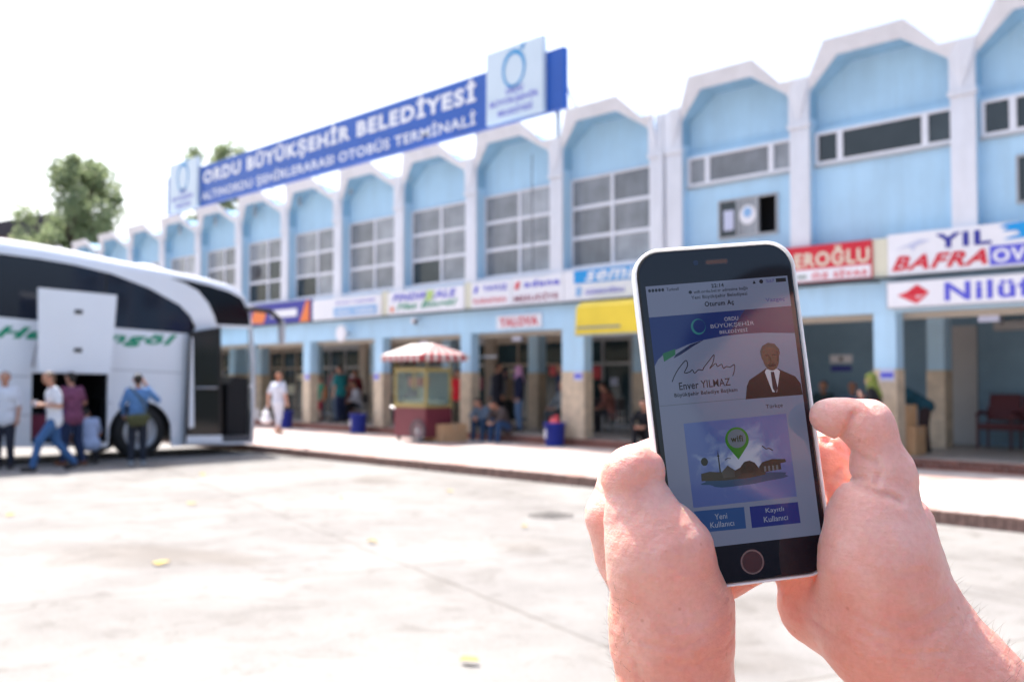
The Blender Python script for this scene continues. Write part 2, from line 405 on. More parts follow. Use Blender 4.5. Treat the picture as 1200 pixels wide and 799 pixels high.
# ------------------------------------------------------------------ ground, kerb, pavement
YF, YK, YW = 16.86, 11.57, 21.1        # facade plane, kerb face, back wall of the arcade
m = MB(); m.add([(-400, -400, 0), (400, -400, 0), (400, 400, 0), (-400, 400, 0)], [(0, 1, 2, 3)])
tag(m.build('ground', ground_mat()), kind='structure')
pave = Box('pavement', paving_mat(), None, -62, 14, YK+.12, YF+.1, -.05, .15); tag(pave, kind='structure')
m = MB(); x = -24.0; rk = random.Random(3)
while x < 2:
    w = .105; m.box(x+.004, x+w-.004, YK+rk.uniform(-.006, .006), YK+.118, -.03, .152+rk.uniform(-.006, .004)); x += w
m.build('kerb_brick_row', KERBM, pave, kind='stuff')
Box('kerb_mortar', KERBM, pave, -24, 2, YK+.012, YK+.121, -.04, .146)
Box('kerb_mortar', KERBM, pave, -62, -24.01, YK, YK+.121, -.04, .15)
arc = Box('arcade_floor', M('arcade_tiles', (.36, .33, .30), .45, .12, 1.5), None, -62, 14, YF+.1, YW+.2, -.04, .318); tag(arc, kind='structure')
bm_ = MB().box(-.105, .105, 0, .098, 0, .074)
proto = None; k = 0
for row in range(2):
    x = -10.6 + (.11 if row else 0)
    while x < -4.9:
        if proto is None:
            proto = bm_.build('brick', BRICK, arc, world=False); b = proto
        else:
            b = proto.copy(); COL.objects.link(b)
        b.location = (x+.105, YF + rk.uniform(-.004, .003), .155 + row*.084); x += .22
m = MB()
for row in range(2):
    x = -36 + (.11 if row else 0)
    while x < -10.72:
        m.box(x+.003, x+.213, YF+rk.uniform(-.004, .003), YF+.098, .155+row*.084, .229+row*.084); x += .22
m.build('brick_course', BRICK, arc, kind='stuff')
Box('brick_mortar', M('mortar', (.42, .38, .35), .9), arc, -62, 14, YF+.012, YF+.0995, .1, .314)

# litter scraps and a drain cover on the yard
def scrap(x, y, s, rz, label):
    r = random.Random(int(abs(x*100))); m = MB(); n = 7
    ring = [(s*(.8+.4*r.random())*cos(2*pi*i/n), s*.62*(.7+.5*r.random())*sin(2*pi*i/n), .012+.03*r.random()) for i in range(n)]
    top = ring + [(0, 0, .035)]; bot = [(a, b, c-.006) for a, b, c in ring] + [(0, 0, .028)]
    m.add(top+bot, [(i, (i+1) % n, n) for i in range(n)] + [((i+1) % n+n+1, i+n+1, 2*n+1) for i in range(n)] + [(i, (i+1) % n, (i+1) % n+n+1, i+n+1) for i in range(n)])
    o = m.build('paper_scrap', SCRAP, None, smooth=False, world=False); o.location = (x, y, .006); o.rotation_euler = (0, 0, rz)
    tag(o, label, 'litter', 'yellow scraps scattered over the yard')
for a in [(-4.57, 3.9, .062, .3, 'yellow crumpled scrap on the yard, closest one to the hands, lowest in the picture'),
          (-8.85, 3.96, .075, .9, 'large yellow scrap lying alone on the pale yard below the bus wheel'),
          (-8.55, 6.02, .06, .2, 'yellow scrap in the middle of the yard between kerb and wheel'),
          (-12.76, 6.11, .07, 1.2, 'yellow scrap on the yard just below the bus shadow'),
          (-13.22, 4.01, .06, .5, 'dull yellow scrap at the edge of the picture below the walking man'),
          (-8.28, 7.87, .05, 1.9, 'small yellow scrap lying near the left hand, before the kerb'),
          (-16.59, 8.12, .07, .1, 'orange-yellow scrap by the pointed end of the bus shadow'),
          (-11.63, 9.55, .06, .7, 'yellow scrap lying close to the brick kerb'),
          (-11.99, 7.92, .05, 2.2, 'tiny pale yellow scrap halfway between bus front and kerb')]: scrap(*a)
dc = thing('drain_cover', 'flat dark drain cover set in the yard beside the left hand', 'drain', (-8.84, 8.84, 0))
MB().tube([(0, 0, .001), (0, 0, .012)], .28, 20).build('cover_plate', M('cast_iron', (.16, .15, .14), .7, .2, 20), dc, world=False)
m = MB()
for i in range(-3, 4): m.box(-.2, .2, i*.06-.012, i*.06+.012, .0125, .018)
m.build('grip_ribs', M('cast_iron', ()), dc, world=False)

# ------------------------------------------------------------------ terminal building
def pilaster(b, x0, x1):
    Box('pilaster', WHITEP, b, x0, x1, YF-.05, YF, 3.42, 6.33)
    Box('pilaster_cap', WHITEP, b, x0-.03, x1+.03, YF-.09, YF, 6.333, 6.42)
    Box('pilaster_core', BLUEP, b, x0+.01, x1-.01, YF+.002, YF+.30, 3.42, 6.9)
def parapet(b, xa, xb, ja=.21, jb=.21):
    """folded arch over one bay, leaning forward at the top; xa..xb are the pilaster centres"""
    c = (xa+xb)/2; ia, ib = xa+ja, xb-jb; q = .71
    def fr(y0, y1):
        def f(u, v, w):
            y = y0 + (y1-y0)*w; return (u, y - .60*max(0, v-7.0), v)
        return f
    hole = [(ia, 6.9), (ia, 6.425), (xa, 6.425), (xa, 7.22), (ia+.10, 7.22), (c-q-.04, 7.70), (c+q+.04, 7.70), (ib-.10, 7.22), (xb, 7.22), (xb, 6.425), (ib, 6.425), (ib, 6.9), (ib-.02, 7.0), (c+q-.12, 7.45), (c-q+.12, 7.45), (ia+.02, 7.0)]
    MB().prism(hole, [], fr(YF-.07, YF-.005)).build('parapet_arch', WHITEP, b)
    shr = [(ia-.012, 6.9), (ia-.012, 6.5), (ia-.10, 6.5), (ia-.10, 6.95), (ia-.05, 7.08), (c-q+.08, 7.55), (c+q-.08, 7.55), (ib+.05, 7.08), (ib+.10, 6.95), (ib+.10, 6.5), (ib+.012, 6.5), (ib+.012, 6.9), (ib-.005, 7.0), (c+q-.105, 7.465), (c-q+.105, 7.465), (ia+.005, 7.0)]
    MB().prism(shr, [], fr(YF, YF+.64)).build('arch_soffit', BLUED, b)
    MB().prism([(ia-.3, 6.30), (ib+.3, 6.30), (ib+.3, 6.95), (ib-.02, 7.1), (c+q-.06, 7.52), (c-q+.06, 7.52), (ia+.02, 7.1), (ia-.3, 6.95)], [], facade(YF+.275, YF+.34)).build('upper_wall_panel', BLUEP, b)
    # folded roof shell behind the arch
    sh = [(xa, 7.15), (ia+.3, 7.15), (c-q+.15, 7.50), (c+q-.15, 7.50), (ib-.3, 7.15), (xb, 7.15), (xb, 7.095), (ib-.26, 7.095), (c+q-.2, 7.42), (c-q+.2, 7.42), (ia+.26, 7.095), (xa, 7.095)]
    MB().prism(sh, [], facade(YF+.35, YF+11)).build('roof_shell', ROOFM, b)
def tall_window(b, x0, x1, opens=()):
    yw = YF+.27; z0, z1 = 4.2, 6.28; xm = (x0+x1)/2
    w = thing('window', None, None); w.parent = b; w.location = Vector((xm, yw, z0)) - root_of(b)
    m = MB(); f = .05
    m.box(x0, x1, yw-.03, yw+.04, z1-f, z1); m.box(x0, x1, yw-.03, yw+.04, z0, z0+f)
    m.box(x0, x0+f, yw-.029, yw+.039, z0+f, z1-f); m.box(x1-f, x1, yw-.029, yw+.039, z0+f, z1-f)
    m.box(xm-.035, xm+.035, yw-.04, yw+.041, z0+f, z1-f)
    hz = (z1-z0)/3
    for i in (1, 2):
        m.box(x0+f, xm-.036, yw-.03, yw+.038, z0+i*hz-.04, z0+i*hz+.04); m.box(xm+.036, x1-f, yw-.03, yw+.038, z0+i*hz-.04, z0+i*hz+.04)
    m.build('window_frame', FRAMEW, w)
    for c in range(2):
        for r in range(3):
            a0, a1 = (x0+f, xm-.036) if c == 0 else (xm+.036, x1-f)
            Box('pane', PANED if (c, r) in opens else PANE, w, a0, a1, yw, yw+.01, z0+r*hz+.04, z0+(r+1)*hz-.04)
    # dark gap and pulled curtain edge behind the glass
    Box('window_sill', WHITEP, b, x0-.25, x1+.25, YF-.03, YF+.27, 4.12, 4.17)
lw = thing('terminal_building', 'light blue terminal building with folded arches and tall curtained windows under the blue rooftop sign', 'building', (-34, YF, 0))
PX = [-16.63-3.045*i for i in range(13)]
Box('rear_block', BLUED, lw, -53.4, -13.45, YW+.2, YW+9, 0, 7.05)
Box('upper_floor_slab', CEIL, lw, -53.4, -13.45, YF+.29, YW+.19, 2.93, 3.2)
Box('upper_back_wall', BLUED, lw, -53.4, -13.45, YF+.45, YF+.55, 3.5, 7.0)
Box('roof_slab', ROOFM, lw, -53.4, -13.45, YF+.36, YW+9, 7.0, 7.09)
Box('fascia_beam', BLUEP, lw, -53.4, -13.42, YF-.01, YF+.28, 2.81, 3.39)
Box('sign_ledge', DARKM, lw, -53.4, -13.42, YF-.16, YF+.2, 3.392, 3.418)
Box('sill_wall', BLUEP, lw, -53.4, -13.45, YF+.01, YF+.29, 3.42, 4.118)
Box('end_wall', BLUEP, lw, -53.6, -53.41, YF, YW+9, 0, 7.2)
Box('soffit_trim', BEIGE, lw, -53.4, -13.45, YF+.285, YF+.32, 2.70, 2.929)
for i, p in enumerate(PX):
    pilaster(lw, p-.20, p+.20)
    if i: 
        parapet(lw, p, PX[i-1]); op = {2: [(0, 0)], 4: [(0, 0)], 5: [(0, 0), (1, 0), (1, 1)], 6: [(1, 0)], 3: []}.get(i, [])
        tall_window(lw, p+.215, PX[i-1]-.215, op)
pilaster(lw, -13.84, -13.44); parapet(lw, -16.63, -13.64); tall_window(lw, -16.415, -13.855)
for q0, q1 in ((-13.64, -13.435),):
    Box('parapet_end', WHITEP, lw, q0, q1, YF-.07, YF+.3, 6.425, 7.22)
# round extractor fan in one upper window of the fifth bay
acx = 5
fan = MB().tube([(PX[5]+.75, YF+.235, 5.25), (PX[5]+.75, YF+.20, 5.25)], .22, 16)
fan.build('extractor_fan', DARKM, lw)
MB().box(-20.9, -19.1, YF+.325, YF+.34, 2.2, 2.25).build('conduit', FRAMEG, lw)

rw = thing('terminal_wing', 'light blue terminal wing with narrow ribbon windows, behind the top of the phone', 'building', (-8, YF, 0))
RX = [-13.20, -10.25, -7.21, -4.17, -1.13, 1.91, 4.95]
Box('rear_block', BLUED, rw, -13.44, 5.2, YW+.2, YW+9, 0, 7.05)
Box('upper_floor_slab', CEIL, rw, -13.44, 5.2, YF+.29, YW+.19, 2.93, 3.2)
Box('roof_slab', ROOFM, rw, -13.44, 5.2, YF+.36, YW+9, 7.0, 7.09)
Box('fascia_beam', BLUEP, rw, -13.41, 5.2, YF-.01, YF+.28, 2.81, 3.39)
Box('sign_ledge', DARKM, rw, -13.41, 5.2, YF-.16, YF+.2, 3.392, 3.418)
Box('soffit_trim', BEIGE, rw, -13.44, 5.2, YF+.285, YF+.32, 2.70, 2.929)
Box('end_wall', BLUEP, rw, 5.21, 5.4, YF, YW+9, 0, 7.2)
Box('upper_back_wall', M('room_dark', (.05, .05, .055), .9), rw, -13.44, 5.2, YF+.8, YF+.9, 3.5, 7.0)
for i, p in enumerate(RX):
    pilaster(rw, p-.205, p+.205)
    if i == 0: continue
    a, b_ = RX[i-1]+.205, p-.205
    parapet(rw, RX[i-1], p)
    holes = [[(a+.02, 5.62), (a+.02, 6.22), (b_-.02, 6.22), (b_-.02, 5.62)]]
    small = None
    if i == 1: small = (-12.22, -10.84)
    if i >= 3: small = (a+.55, b_-.6)
    if small: holes.append([(small[0], 4.45), (small[0], 5.24), (small[1], 5.24), (small[1], 4.45)])
    MB().prism([(a-.19, 3.42), (b_+.19, 3.42), (b_+.19, 6.298), (a-.19, 6.298)], holes, facade(YF+.17, YF+.30)).build('wall_panel', BLUEP, rw)
    w = thing('window', None, None); w.parent = rw; w.location = Vector(((a+b_)/2, YF+.17, 5.6)) - root_of(rw)
    m = MB(); y0, y1 = YF+.135, YF+.2; x0, x1, z0, z1 = a+.02, b_-.02, 5.62, 6.22
    m.box(x0, x1, y0, y1, z1-.05, z1); m.box(x0, x1, y0-.01, y1, z0, z0+.05)
    cuts = [x0, x0+.5, x1-.5, x1]
    for cx, hw in ((x0+.03, .03), (x0+.5, .055), (x1-.5, .055), (x1-.03, .03)): m.box(cx-hw, cx+hw, y0-.005, y1-.001, z0+.05, z1-.05)
    m.build('window_frame', FRAMEW, w)
    gm = PANE if i == 1 else PANED
    for (g0, g1) in ((x0+.06, x0+.445), (x0+.555, x1-.555), (x1-.445, x1-.06)):
        Box('pane', gm if not (i >= 3 and g1-g0 < .5) else PANED, w, g0, g1, YF+.165, YF+.175, z0+.05, z1-.05)
    Box('window_sill', FRAMEG, w, x0-.02, x1+.02, YF+.12, YF+.17, z0-.05, z0-.002)
    if small:
        s0, s1 = small; w = thing('window', None, None); w.parent = rw; w.location = Vector(((s0+s1)/2, YF+.2, 4.45)) - root_of(rw)
        m = MB(); m.box(s0, s1, YF+.14, YF+.2, 5.20, 5.24); m.box(s0, s1, YF+.13, YF+.2, 4.45, 4.49)
        d = (s1-s0)/3
        for cx in (s0+.02, s0+d, s0+2*d, s1-.02): m.box(cx-.02, cx+.02, YF+.135, YF+.199, 4.49, 5.20)
        m.build('window_frame', FRAMEG, w)
        Box('pane', PANE, w, s0+d+.02, s0+2*d-.02, YF+.16, YF+.17, 4.49, 5.20)
        Box('pane', PANED, w, s0+.04, s0+d-.02, YF+.165, YF+.175, 4.49, 5.20)
        if i == 1:
            MB().tube([(s0+1.5*d+.0, YF+.155, 4.88), (s0+1.5*d, YF+.150, 4.88)], .19, 20).build('round_sticker', SIGNW, w)
            MB().tube([(s0+1.5*d, YF+.149, 4.93), (s0+1.5*d, YF+.146, 4.93)], .10, 14).build('sticker_emblem', SPALE, w)
            Box('paper_notice', SLAV, w, s0+.12, s0+.36, YF+.158, YF+.163, 4.62, 5.02)
        else: Box('pane', PANE, w, s0+2*d+.02, s1-.04, YF+.16, YF+.17, 4.49, 5.20)
Box('parapet_end', WHITEP, rw, -13.415, -13.2, YF-.07, YF+.3, 6.425, 7.22)
# expansion joint between the wings
Box('expansion_joint', DARKM, rw, -13.435, -13.415, YF-.03, YF+.1, 3.42, 6.33)
Box('expansion_joint', DARKM, rw, -13.435, -13.415, YF-.03, YF+.25, 6.42, 7.2)
MB().tube([(-17.45, YF-.02, 7.0), (-17.45, YF-.02, 6.3), (-17.42, YF-.02, 4.2)], .012, 5).build('cable', DARKM, lw)
MB().tube([(-13.0, YF-.03, 3.36), (-11.5, YF-.03, 3.33), (-9.4, YF-.03, 3.37), (-8.7, YF-.03, 3.35)], .012, 5).build('cable', DARKM, rw)
Box('drainpipe', WHITEP, rw, -13.52, -13.46, YF-.10, YF-.052, 3.45, 6.33)

# arcade pillars, ceiling, back wall, shop fronts
def arc_pillar(b, x0, x1, y0, y1, z1=2.81, plate=False):
    Box('pillar', BLUEP, b, x0+.01, x1-.01, y0+.01, y1-.01, 1.83, z1)
    p = Box('pillar_cladding', MARBLE, b, x0, x1, y0, y1, .32, 1.828)
    return p
front = [(-16.50, -15.79)] + [(-20.13-3.8*i, -19.70-3.8*i) for i in range(9)]
for x0, x1 in front: arc_pillar(lw, x0, x1, YF-.004, YF+.29)
for i in range(9): arc_pillar(lw, -20.4-3.8*i-.2, -20.4-3.8*i+.2, 19.7, 20.05, 2.93)
arc_pillar(lw, -16.8, -16.4, 19.7, 20.05, 2.93)
for x0 in (-12.63, -8.86, -5.1, -1.3, 2.5): arc_pillar(rw, x0, x0+.43, YF-.004, YF+.29)
for x0 in (-13.0, -9.24, -5.4, -1.6, 2.2): arc_pillar(rw, x0, x0+.36, 19.7, 20.05, 2.93)
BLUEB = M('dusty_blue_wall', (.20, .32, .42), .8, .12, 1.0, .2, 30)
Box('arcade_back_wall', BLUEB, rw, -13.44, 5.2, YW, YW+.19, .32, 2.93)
Box('door', M('pale_grey_door', (.42, .42, .42), .5, .06, 2), rw, -9.32, -8.82, YW-.06, YW-.002, .33, 2.75)
Box('wall_duct', M('pale_grey_door', ()), rw, -8.4, -6.5, YW-.25, YW-.002, 2.62, 2.80)
Box('notice_board', M('board_dark_blue', (.10, .16, .22), .5), rw, -7.62, -7.0, YW-.03, YW-.002, 1.6, 2.3)
# glazed shop fronts of the left wing: each bay a frame with panes over and under a transom
x = -13.6; i = 0
while x > -52:
    x0 = x-3.0
    sf = thing('shop_front', None, None); sf.parent = lw; sf.location = Vector((x0, YW, .32)) - root_of(lw)
    m = MB(); m.box(x0, x, YW-.05, YW+.06, 2.72, 2.93); m.box(x0, x, YW-.045, YW+.05, .32, .42); m.box(x0, x, YW-.04, YW+.05, 2.05, 2.12)
    for k in range(4):
        cx = x0 + k*1.0 - (0 if k < 3 else .03) + (.03 if k == 0 else 0); m.box(cx-.03, cx+.03, YW-.046, YW+.051, .42, 2.72)
    m.build('shop_frame', FRAMEG if i % 2 else BEIGE, sf)
    for k in range(3):
        a0, a1 = x0+k*1.0+.04, x0+(k+1)*1.0-.04
        Box('pane', SHOPG, sf, a0, a1, YW, YW+.01, .42, 2.05); Box('pane', SHOPG, sf, a0, a1, YW, YW+.01, 2.12, 2.72)
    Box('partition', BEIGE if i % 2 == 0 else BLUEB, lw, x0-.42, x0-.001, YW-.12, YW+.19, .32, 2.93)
    # posters and stickers on the glass
    r = random.Random(i)
    for k in range(3):
        px = x0+.3+r.random()*2.1; pz = .9+r.random()*.9
        Box('window_poster', r.choice([SREDL, SLAV, SPALE, SIGNCREAM, SMAROON]), sf, px, px+.25+.3*r.random(), YW-.012, YW-.004, pz, pz+.2+.3*r.random())
    x -= 3.42; i += 1

# ------------------------------------------------------------------ rooftop sign
fz = facade(YF-.20, YF-.16)
rs = thing('rooftop_sign', 'long blue rooftop sign with white capital letters along the terminal roof edge', 'sign', (-27, YF-.1, 7.8))
m = MB(); x = -37.3
Box('sign_board', SBLUE, rs, -37.3, -16.28, YF-.15, YF+.0, 7.88, 9.30)
lettering(rs, 'ORDU BÜYÜKŞEHİR BELEDİYESİ', -34.3, 8.53, 14.95, .70, SIGNW, lambda u, v, w: (u, YF-.158, v), bold=.045)
lettering(rs, 'ALTINORDU ŞEHİRLERARASI OTOBÜS TERMİNALİ', -34.4, 7.98, 15.05, .46, SIGNW, lambda u, v, w: (u, YF-.158, v), bold=.022)
m = MB()
for i in range(8):
    px = -36.6+i*2.85; MB().box(px-.04, px+.04, YF+.01, YF+.09, 7.1, 9.2).tube([(px, YF+.088, 8.9), (px, YF+1.4, 7.15)], .03, 6).build('support_post', STEEL, rs)
def logo_board(x0, x1, z0, z1, label, nm):
    x0 *= 1-.12/YF; x1 *= 1-.12/YF
    t = thing('logo_board', label, 'sign', ((x0+x1)/2, YF-.25, z0), 0, 'white emblem boards fixed to the rooftop sign')
    Box('board', M('emblem_board_white', (.62, .72, .80), .35, .05, .6), t, x0, x1, YF-.27, YF-.152, z0, z1)
    cx, cz = (x0+x1)/2, z0+(z1-z0)*.68; q = (x1-x0)*.185; f = lambda u, v, w: (u, YF-.278, v)
    m = MB(); n = 36
    for i in range(n):
        a, b_ = 2*pi*i/n, 2*pi*(i+1)/n
        ro = q*1.12; c = lambda r, t_: (cx+r*cos(t_), YF-.278, cz+r*1.12*sin(t_))
        ri0, ri1 = ro*(.80-.05*sin(a)), ro*(.80-.05*sin(b_))
        m.add([c(ro, a), c(ro, b_), c(ri1, b_), c(ri0, a)], [(0, 1, 2, 3)])
    m.add([(cx+q*.5, YF-.279, cz+q*1.25), (cx+q*1.15, YF-.279, cz+q*1.55), (cx+q*.9, YF-.279, cz+q*1.05)], [(0, 1, 2)])
    m.build('ring_emblem', M('emblem_blue', (.03, .30, .62), .4), t, fix=False)
    lettering(t, 'ORDU', cx-.28, z0+.62, .6, .17, SVIO, f, .02)
    lettering(t, 'BÜYÜKŞEHİR', cx-.85, z0+.36, 1.7, .22, SVIO, f, .02)
    lettering(t, 'BELEDİYESİ', cx-.55, z0+.13, 1.2, .18, SVIO, f, .02)
logo_board(-18.95, -16.95, 7.90, 9.68, 'larger looking white emblem board with blue ring at the open end of the rooftop sign', 'n')
logo_board(-37.12, -34.8, 7.86, 9.68, 'white emblem board with pale ring on the rooftop sign, in front of a tree', 'f')

# ------------------------------------------------------------------ fascia signs
GS = 'company name signs along the terminal fascia'
def sign(x0, x1, z0, z1, label, face, y=.14, group=GS, edge=None):
    q = 1-(y+.01)/YF; x0 *= q; x1 *= q
    t = thing('fascia_sign', label, 'sign', ((x0+x1)/2, YF, z0), 0, group)
    Box('sign_box', edge or face, t, x0, x1, YF-y, YF+.009 if z0 > 3.4 else YF-.012, z0, z1)
    if edge: Box('sign_face', face, t, x0+.02, x1-.02, YF-y-.006, YF-y-.0005, z0+.02, z1-.02)
    f = lambda k: (lambda u, v, w: (u*q, YF-y-.010-.002*k, v))
    return t, f
def plate(t, mat, x0, x1, z0, z1, f, name='colour_panel', skew=0):
    m = MB(); m.add([f(x0, z0, 0), f(x1, z0, 0), f(x1+skew, z1, 0), f(x0+skew, z1, 0)], [(0, 1, 2, 3)]); return m.build(name, mat, t, fix=False)
def poly(t, mat, pts, f, name='emblem'):
    m = MB(); m.add([f(a, b_, 0) for a, b_ in pts], [tuple(range(len(pts)))]); return m.build(name, mat, t, fix=False)
Z0, Z1 = 3.425, 4.075
t, f = sign(-31.1, -27.35, Z0, Z1+.02, 'dark blue company sign with orange ends and white pill, beside the bus mirror', SNAVY)
plate(t, SIGNW, -29.7, -28.1, 3.62, 3.86, f(0), 'white_pill'); poly(t, SORANGE, [(-27.95, Z0), (-27.37, Z0), (-27.37, Z1), (-27.55, Z1)], f(0)); poly(t, SORANGE, [(-31.0, 3.5), (-30.2, 3.46), (-30.0, 3.75), (-30.4, 3.9), (-30.9, 3.85)], f(0))
t, f = sign(-27.2, -23.62, Z0, Z1-.02, 'pale sign with blue bordered lower panel, beside the dark blue and orange sign', SIGNW)
plate(t, SPALE, -26.0, -23.8, 3.50, 3.76, f(0)); lettering(t, 'ORDU  TURİZM', -25.85, 3.56, 1.9, .14, SIGNW, f(1), .03); lettering(t, 'SEYAHAT YAZIHANESİ', -25.9, 3.86, 2.0, .09, SVIO, f(0), .02)
t, f = sign(-23.28, -20.0, Z0, Z1-.02, 'white and green company sign for Fındıkkale and Has Bingöl', SIGNW)
lettering(t, 'FINDIKKALE', -23.05, 3.78, 2.75, .2, SVIO, f(0), .035, .25); lettering(t, 'Has Bingöl', -22.85, 3.49, 2.6, .24, SGREEN, f(0), .025, .35)
poly(t, M('leaf_print', (.45, .62, .2), .5), [(-21.6, 3.72), (-21.3, 3.74), (-21.2, 3.98), (-21.5, 4.0)], f(2)); poly(t, SORANGE, [(-23.15, 3.5), (-23.0, 3.5), (-23.0, 3.64), (-23.15, 3.64)], f(0))
for x0, x1, lb in ((-23.6, -23.3, 'cream filler strip between the pale sign and the green lettered sign'), (-19.98, -19.72, 'cream filler strip just before the YAVUZ sign'), (-8.85, -8.58, 'cream filler strip between the red EROĞLU sign and the YILDIZ sign')):
    sign(x0, x1, Z0, Z1+.02, lb, SIGNCREAM, .10, 'cream strips between the fascia signs')
t, f = sign(-19.70, -18.22, Z0, Z1, 'white sign with blue word over faint red word, above the YALOVA sign', SIGNW)
lettering(t, 'YAVUZ', -19.25, 3.82, .9, .15, SVIO, f(0), .03); poly(t, SVIO, [(-19.6, 3.8), (-19.48, 3.8), (-19.42, 3.97), (-19.54, 3.97)], f(0)); lettering(t, 'KARAMAN', -19.6, 3.52, 1.2, .15, SREDL, f(0), .0)
t, f = sign(-18.19, -16.45, Z0, Z1+.01, 'white sign reading adana over MESUDİYE, above the red lettered board', SIGNW)
lettering(t, 'adana', -17.75, 3.83, 1.2, .16, SVIO, f(0), .03); poly(t, SREDL, [(-18.1, 3.8), (-17.95, 3.8), (-17.88, 3.98), (-18.03, 3.98)], f(0)); lettering(t, 'MESUDİYE', -18.1, 3.50, 1.5, .19, SMAROON, f(0), .02)
t, f = sign(-16.43, -13.50, Z0, Z1+.02, 'white and cyan company sign partly hidden behind the corner of the phone', SIGNW)
plate(t, SCYAN, -16.1, -13.52, 3.80, 4.09, f(0)); lettering(t, 'sema', -15.75, 3.83, 1.55, .22, SIGNW, f(1), .025, .3); lettering(t, 'GÜNDOĞDU', -15.75, 3.54, 1.15, .13, SVIO, f(0), .03); poly(t, SPALE, [(-16.05, 3.52), (-15.88, 3.52), (-15.86, 3.72), (-16.03, 3.72)], f(0))
t, f = sign(-13.3, -8.87, Z0, Z1+.02, 'red sign with large white EROĞLU lettering above the right thumb', SIGNW, edge=SRED)
plate(t, SRED, -13.25, -8.89, 3.66, 4.08, f(0)); lettering(t, 'EROĞLU', -10.405, 3.70, 1.50, .35, SIGNCREAM, f(1), .03)
lettering(t, 'ÖZ SİVAS', -10.05, 3.48, 1.1, .13, SREDL, f(0), .04); plate(t, M('print_grey_green', (.25, .32, .28), .5), -10.35, -10.15, 3.50, 3.56, f(0))
t, f = sign(-8.57, -5.0, Z0, Z1+.06, 'white sign with blue YILDIZ and red BAFRA lettering, above the Nilüfer sign', SIGNW)
lettering(t, 'YIL', -7.72, 3.82, .92, .24, SNAVY, f(0), .035)
D = [(-6.62, 3.86), (-6.25, 3.87), (-6.08, 3.98), (-6.12, 4.08), (-6.3, 4.125), (-6.58, 4.11), (-6.68, 4.07), (-6.52, 4.05), (-6.63, 4.0), (-6.40, 3.99), (-6.35, 3.93), (-6.5, 3.9)]
poly(t, SCYAN, D, f(0)); lettering(t, 'IZ', -5.95, 3.85, .5, .24, SNAVY, f(0), .035)
lettering(t, 'BAFRA', -8.50, 3.50, 1.63, .25, SRED, f(0), .035, .35); plate(t, SVIO, -6.83, -5.1, 3.47, 3.78, f(0)); lettering(t, 'OVA', -6.78, 3.51, .75, .22, SIGNW, f(1), .03)
poly(t, SLAV, [(-8.45, 3.85), (-8.0, 4.0), (-7.8, 3.98), (-8.05, 3.9), (-8.1, 3.82), (-8.2, 3.9)], f(0))
t, f = sign(-8.60, -4.6, 2.86, 3.32, 'white light box with red diamond and blue Nilüfer lettering, under the YILDIZ sign', SIGNW, .16, edge=M('sign_edge_grey', (.35, .36, .4), .4))
lettering(t, 'Nilüfer', -7.58, 2.94, 2.0, .31, SVIO, f(0), .03)
poly(t, SRED, [(-8.28, 3.1), (-8.05, 3.25), (-7.83, 3.1), (-7.94, 3.06), (-8.1, 3.06)], f(1)); poly(t, SREDL, [(-8.4, 3.08), (-8.06, 2.92), (-7.86, 3.07), (-8.06, 3.02), (-8.12, 3.17)], f(0))
t, f = sign(-18.75, -17.18, 2.88, 3.21, 'small white board with red YALOVA lettering under the adana sign', SIGNW, .05, None)
lettering(t, 'YALOVA', -18.63, 2.93, 1.35, .22, SREDL, f(0), .04)
# yellow shop blind
yb = thing('yellow_awning', 'yellow box awning with grey line hanging under the cyan sign beside the phone', 'awning', (-14.6, YF, 2.6))
MB().prism([(YF-.02, 3.345), (YF-.50, 3.33), (YF-.66, 3.22), (YF-.70, 2.62), (YF-.64, 2.62), (YF-.58, 3.18), (YF-.02, 3.27)], [], lambda u, v, w: (-15.40+1.95*w, u, v)).build('awning_cloth', SYELLOW, yb)
Box('awning_line', M('grey_stripe', (.25, .27, .25), .5), yb, -15.35, -14.1, YF-.707, YF-.697, 2.74, 2.79)
Box('awning_rail', STEEL, yb, -15.38, -13.47, YF-.72, YF-.66, 2.58, 2.617)
# small things on the fascia
rd = thing('round_sign', 'round white sign standing out from the fascia beside the pale blue panelled sign', 'sign', (-25.1, YF-.3, 2.9))
MB().tube([(-25.1, YF-.36, 2.98), (-25.1, YF-.28, 2.98)], .24, 24).build('disc', SIGNW, rd)
MB().tube([(-25.1, YF-.28, 2.98), (-25.1, YF-.0, 2.98)], .03, 8).build('bracket', STEEL, rd)
cc = thing('security_camera', 'small white security camera under the sign ledge, below the Has Bingöl sign', 'camera', (-21.8, YF-.1, 3.2))
MB().tube([(-21.8, YF, 3.27), (-21.8, YF-.12, 3.24)], .025, 8).build('bracket', STEEL, cc)
MB().sphere((-21.8, YF-.2, 3.21), .09, 14, 10).build('camera_dome', SIGNW, cc, smooth=True)
MB().tube([(-21.74, YF-.22, 3.2), (-21.60, YF-.30, 3.14)], .05, 10).build('lens_hood', DARKM, cc)
for n, (px, lb) in enumerate(((-18.36, 'small platform number plate hanging under the beam below the YALOVA board'), (-22.06, 'small platform number plate hanging above the popcorn cart roof'), (-7.0, 'small platform number plate hanging under the Nilüfer light box'))):
    t = thing('platform_plate', lb, 'sign', (px, 17.2, 2.6), 0, 'hanging platform number plates')
    Box('plate_board', SLAV, t, px-.17, px+.17, 17.19, 17.215, 2.60, 2.80)
    Box('hanger', DARKM, t, px+.175, px+.22, 17.18, 17.225, 2.55, 2.93)
    lettering(t, 'PERON', px-.12, 2.70, .24, .05, SVIO, lambda u, v, w: (u, 17.186, v), .02)
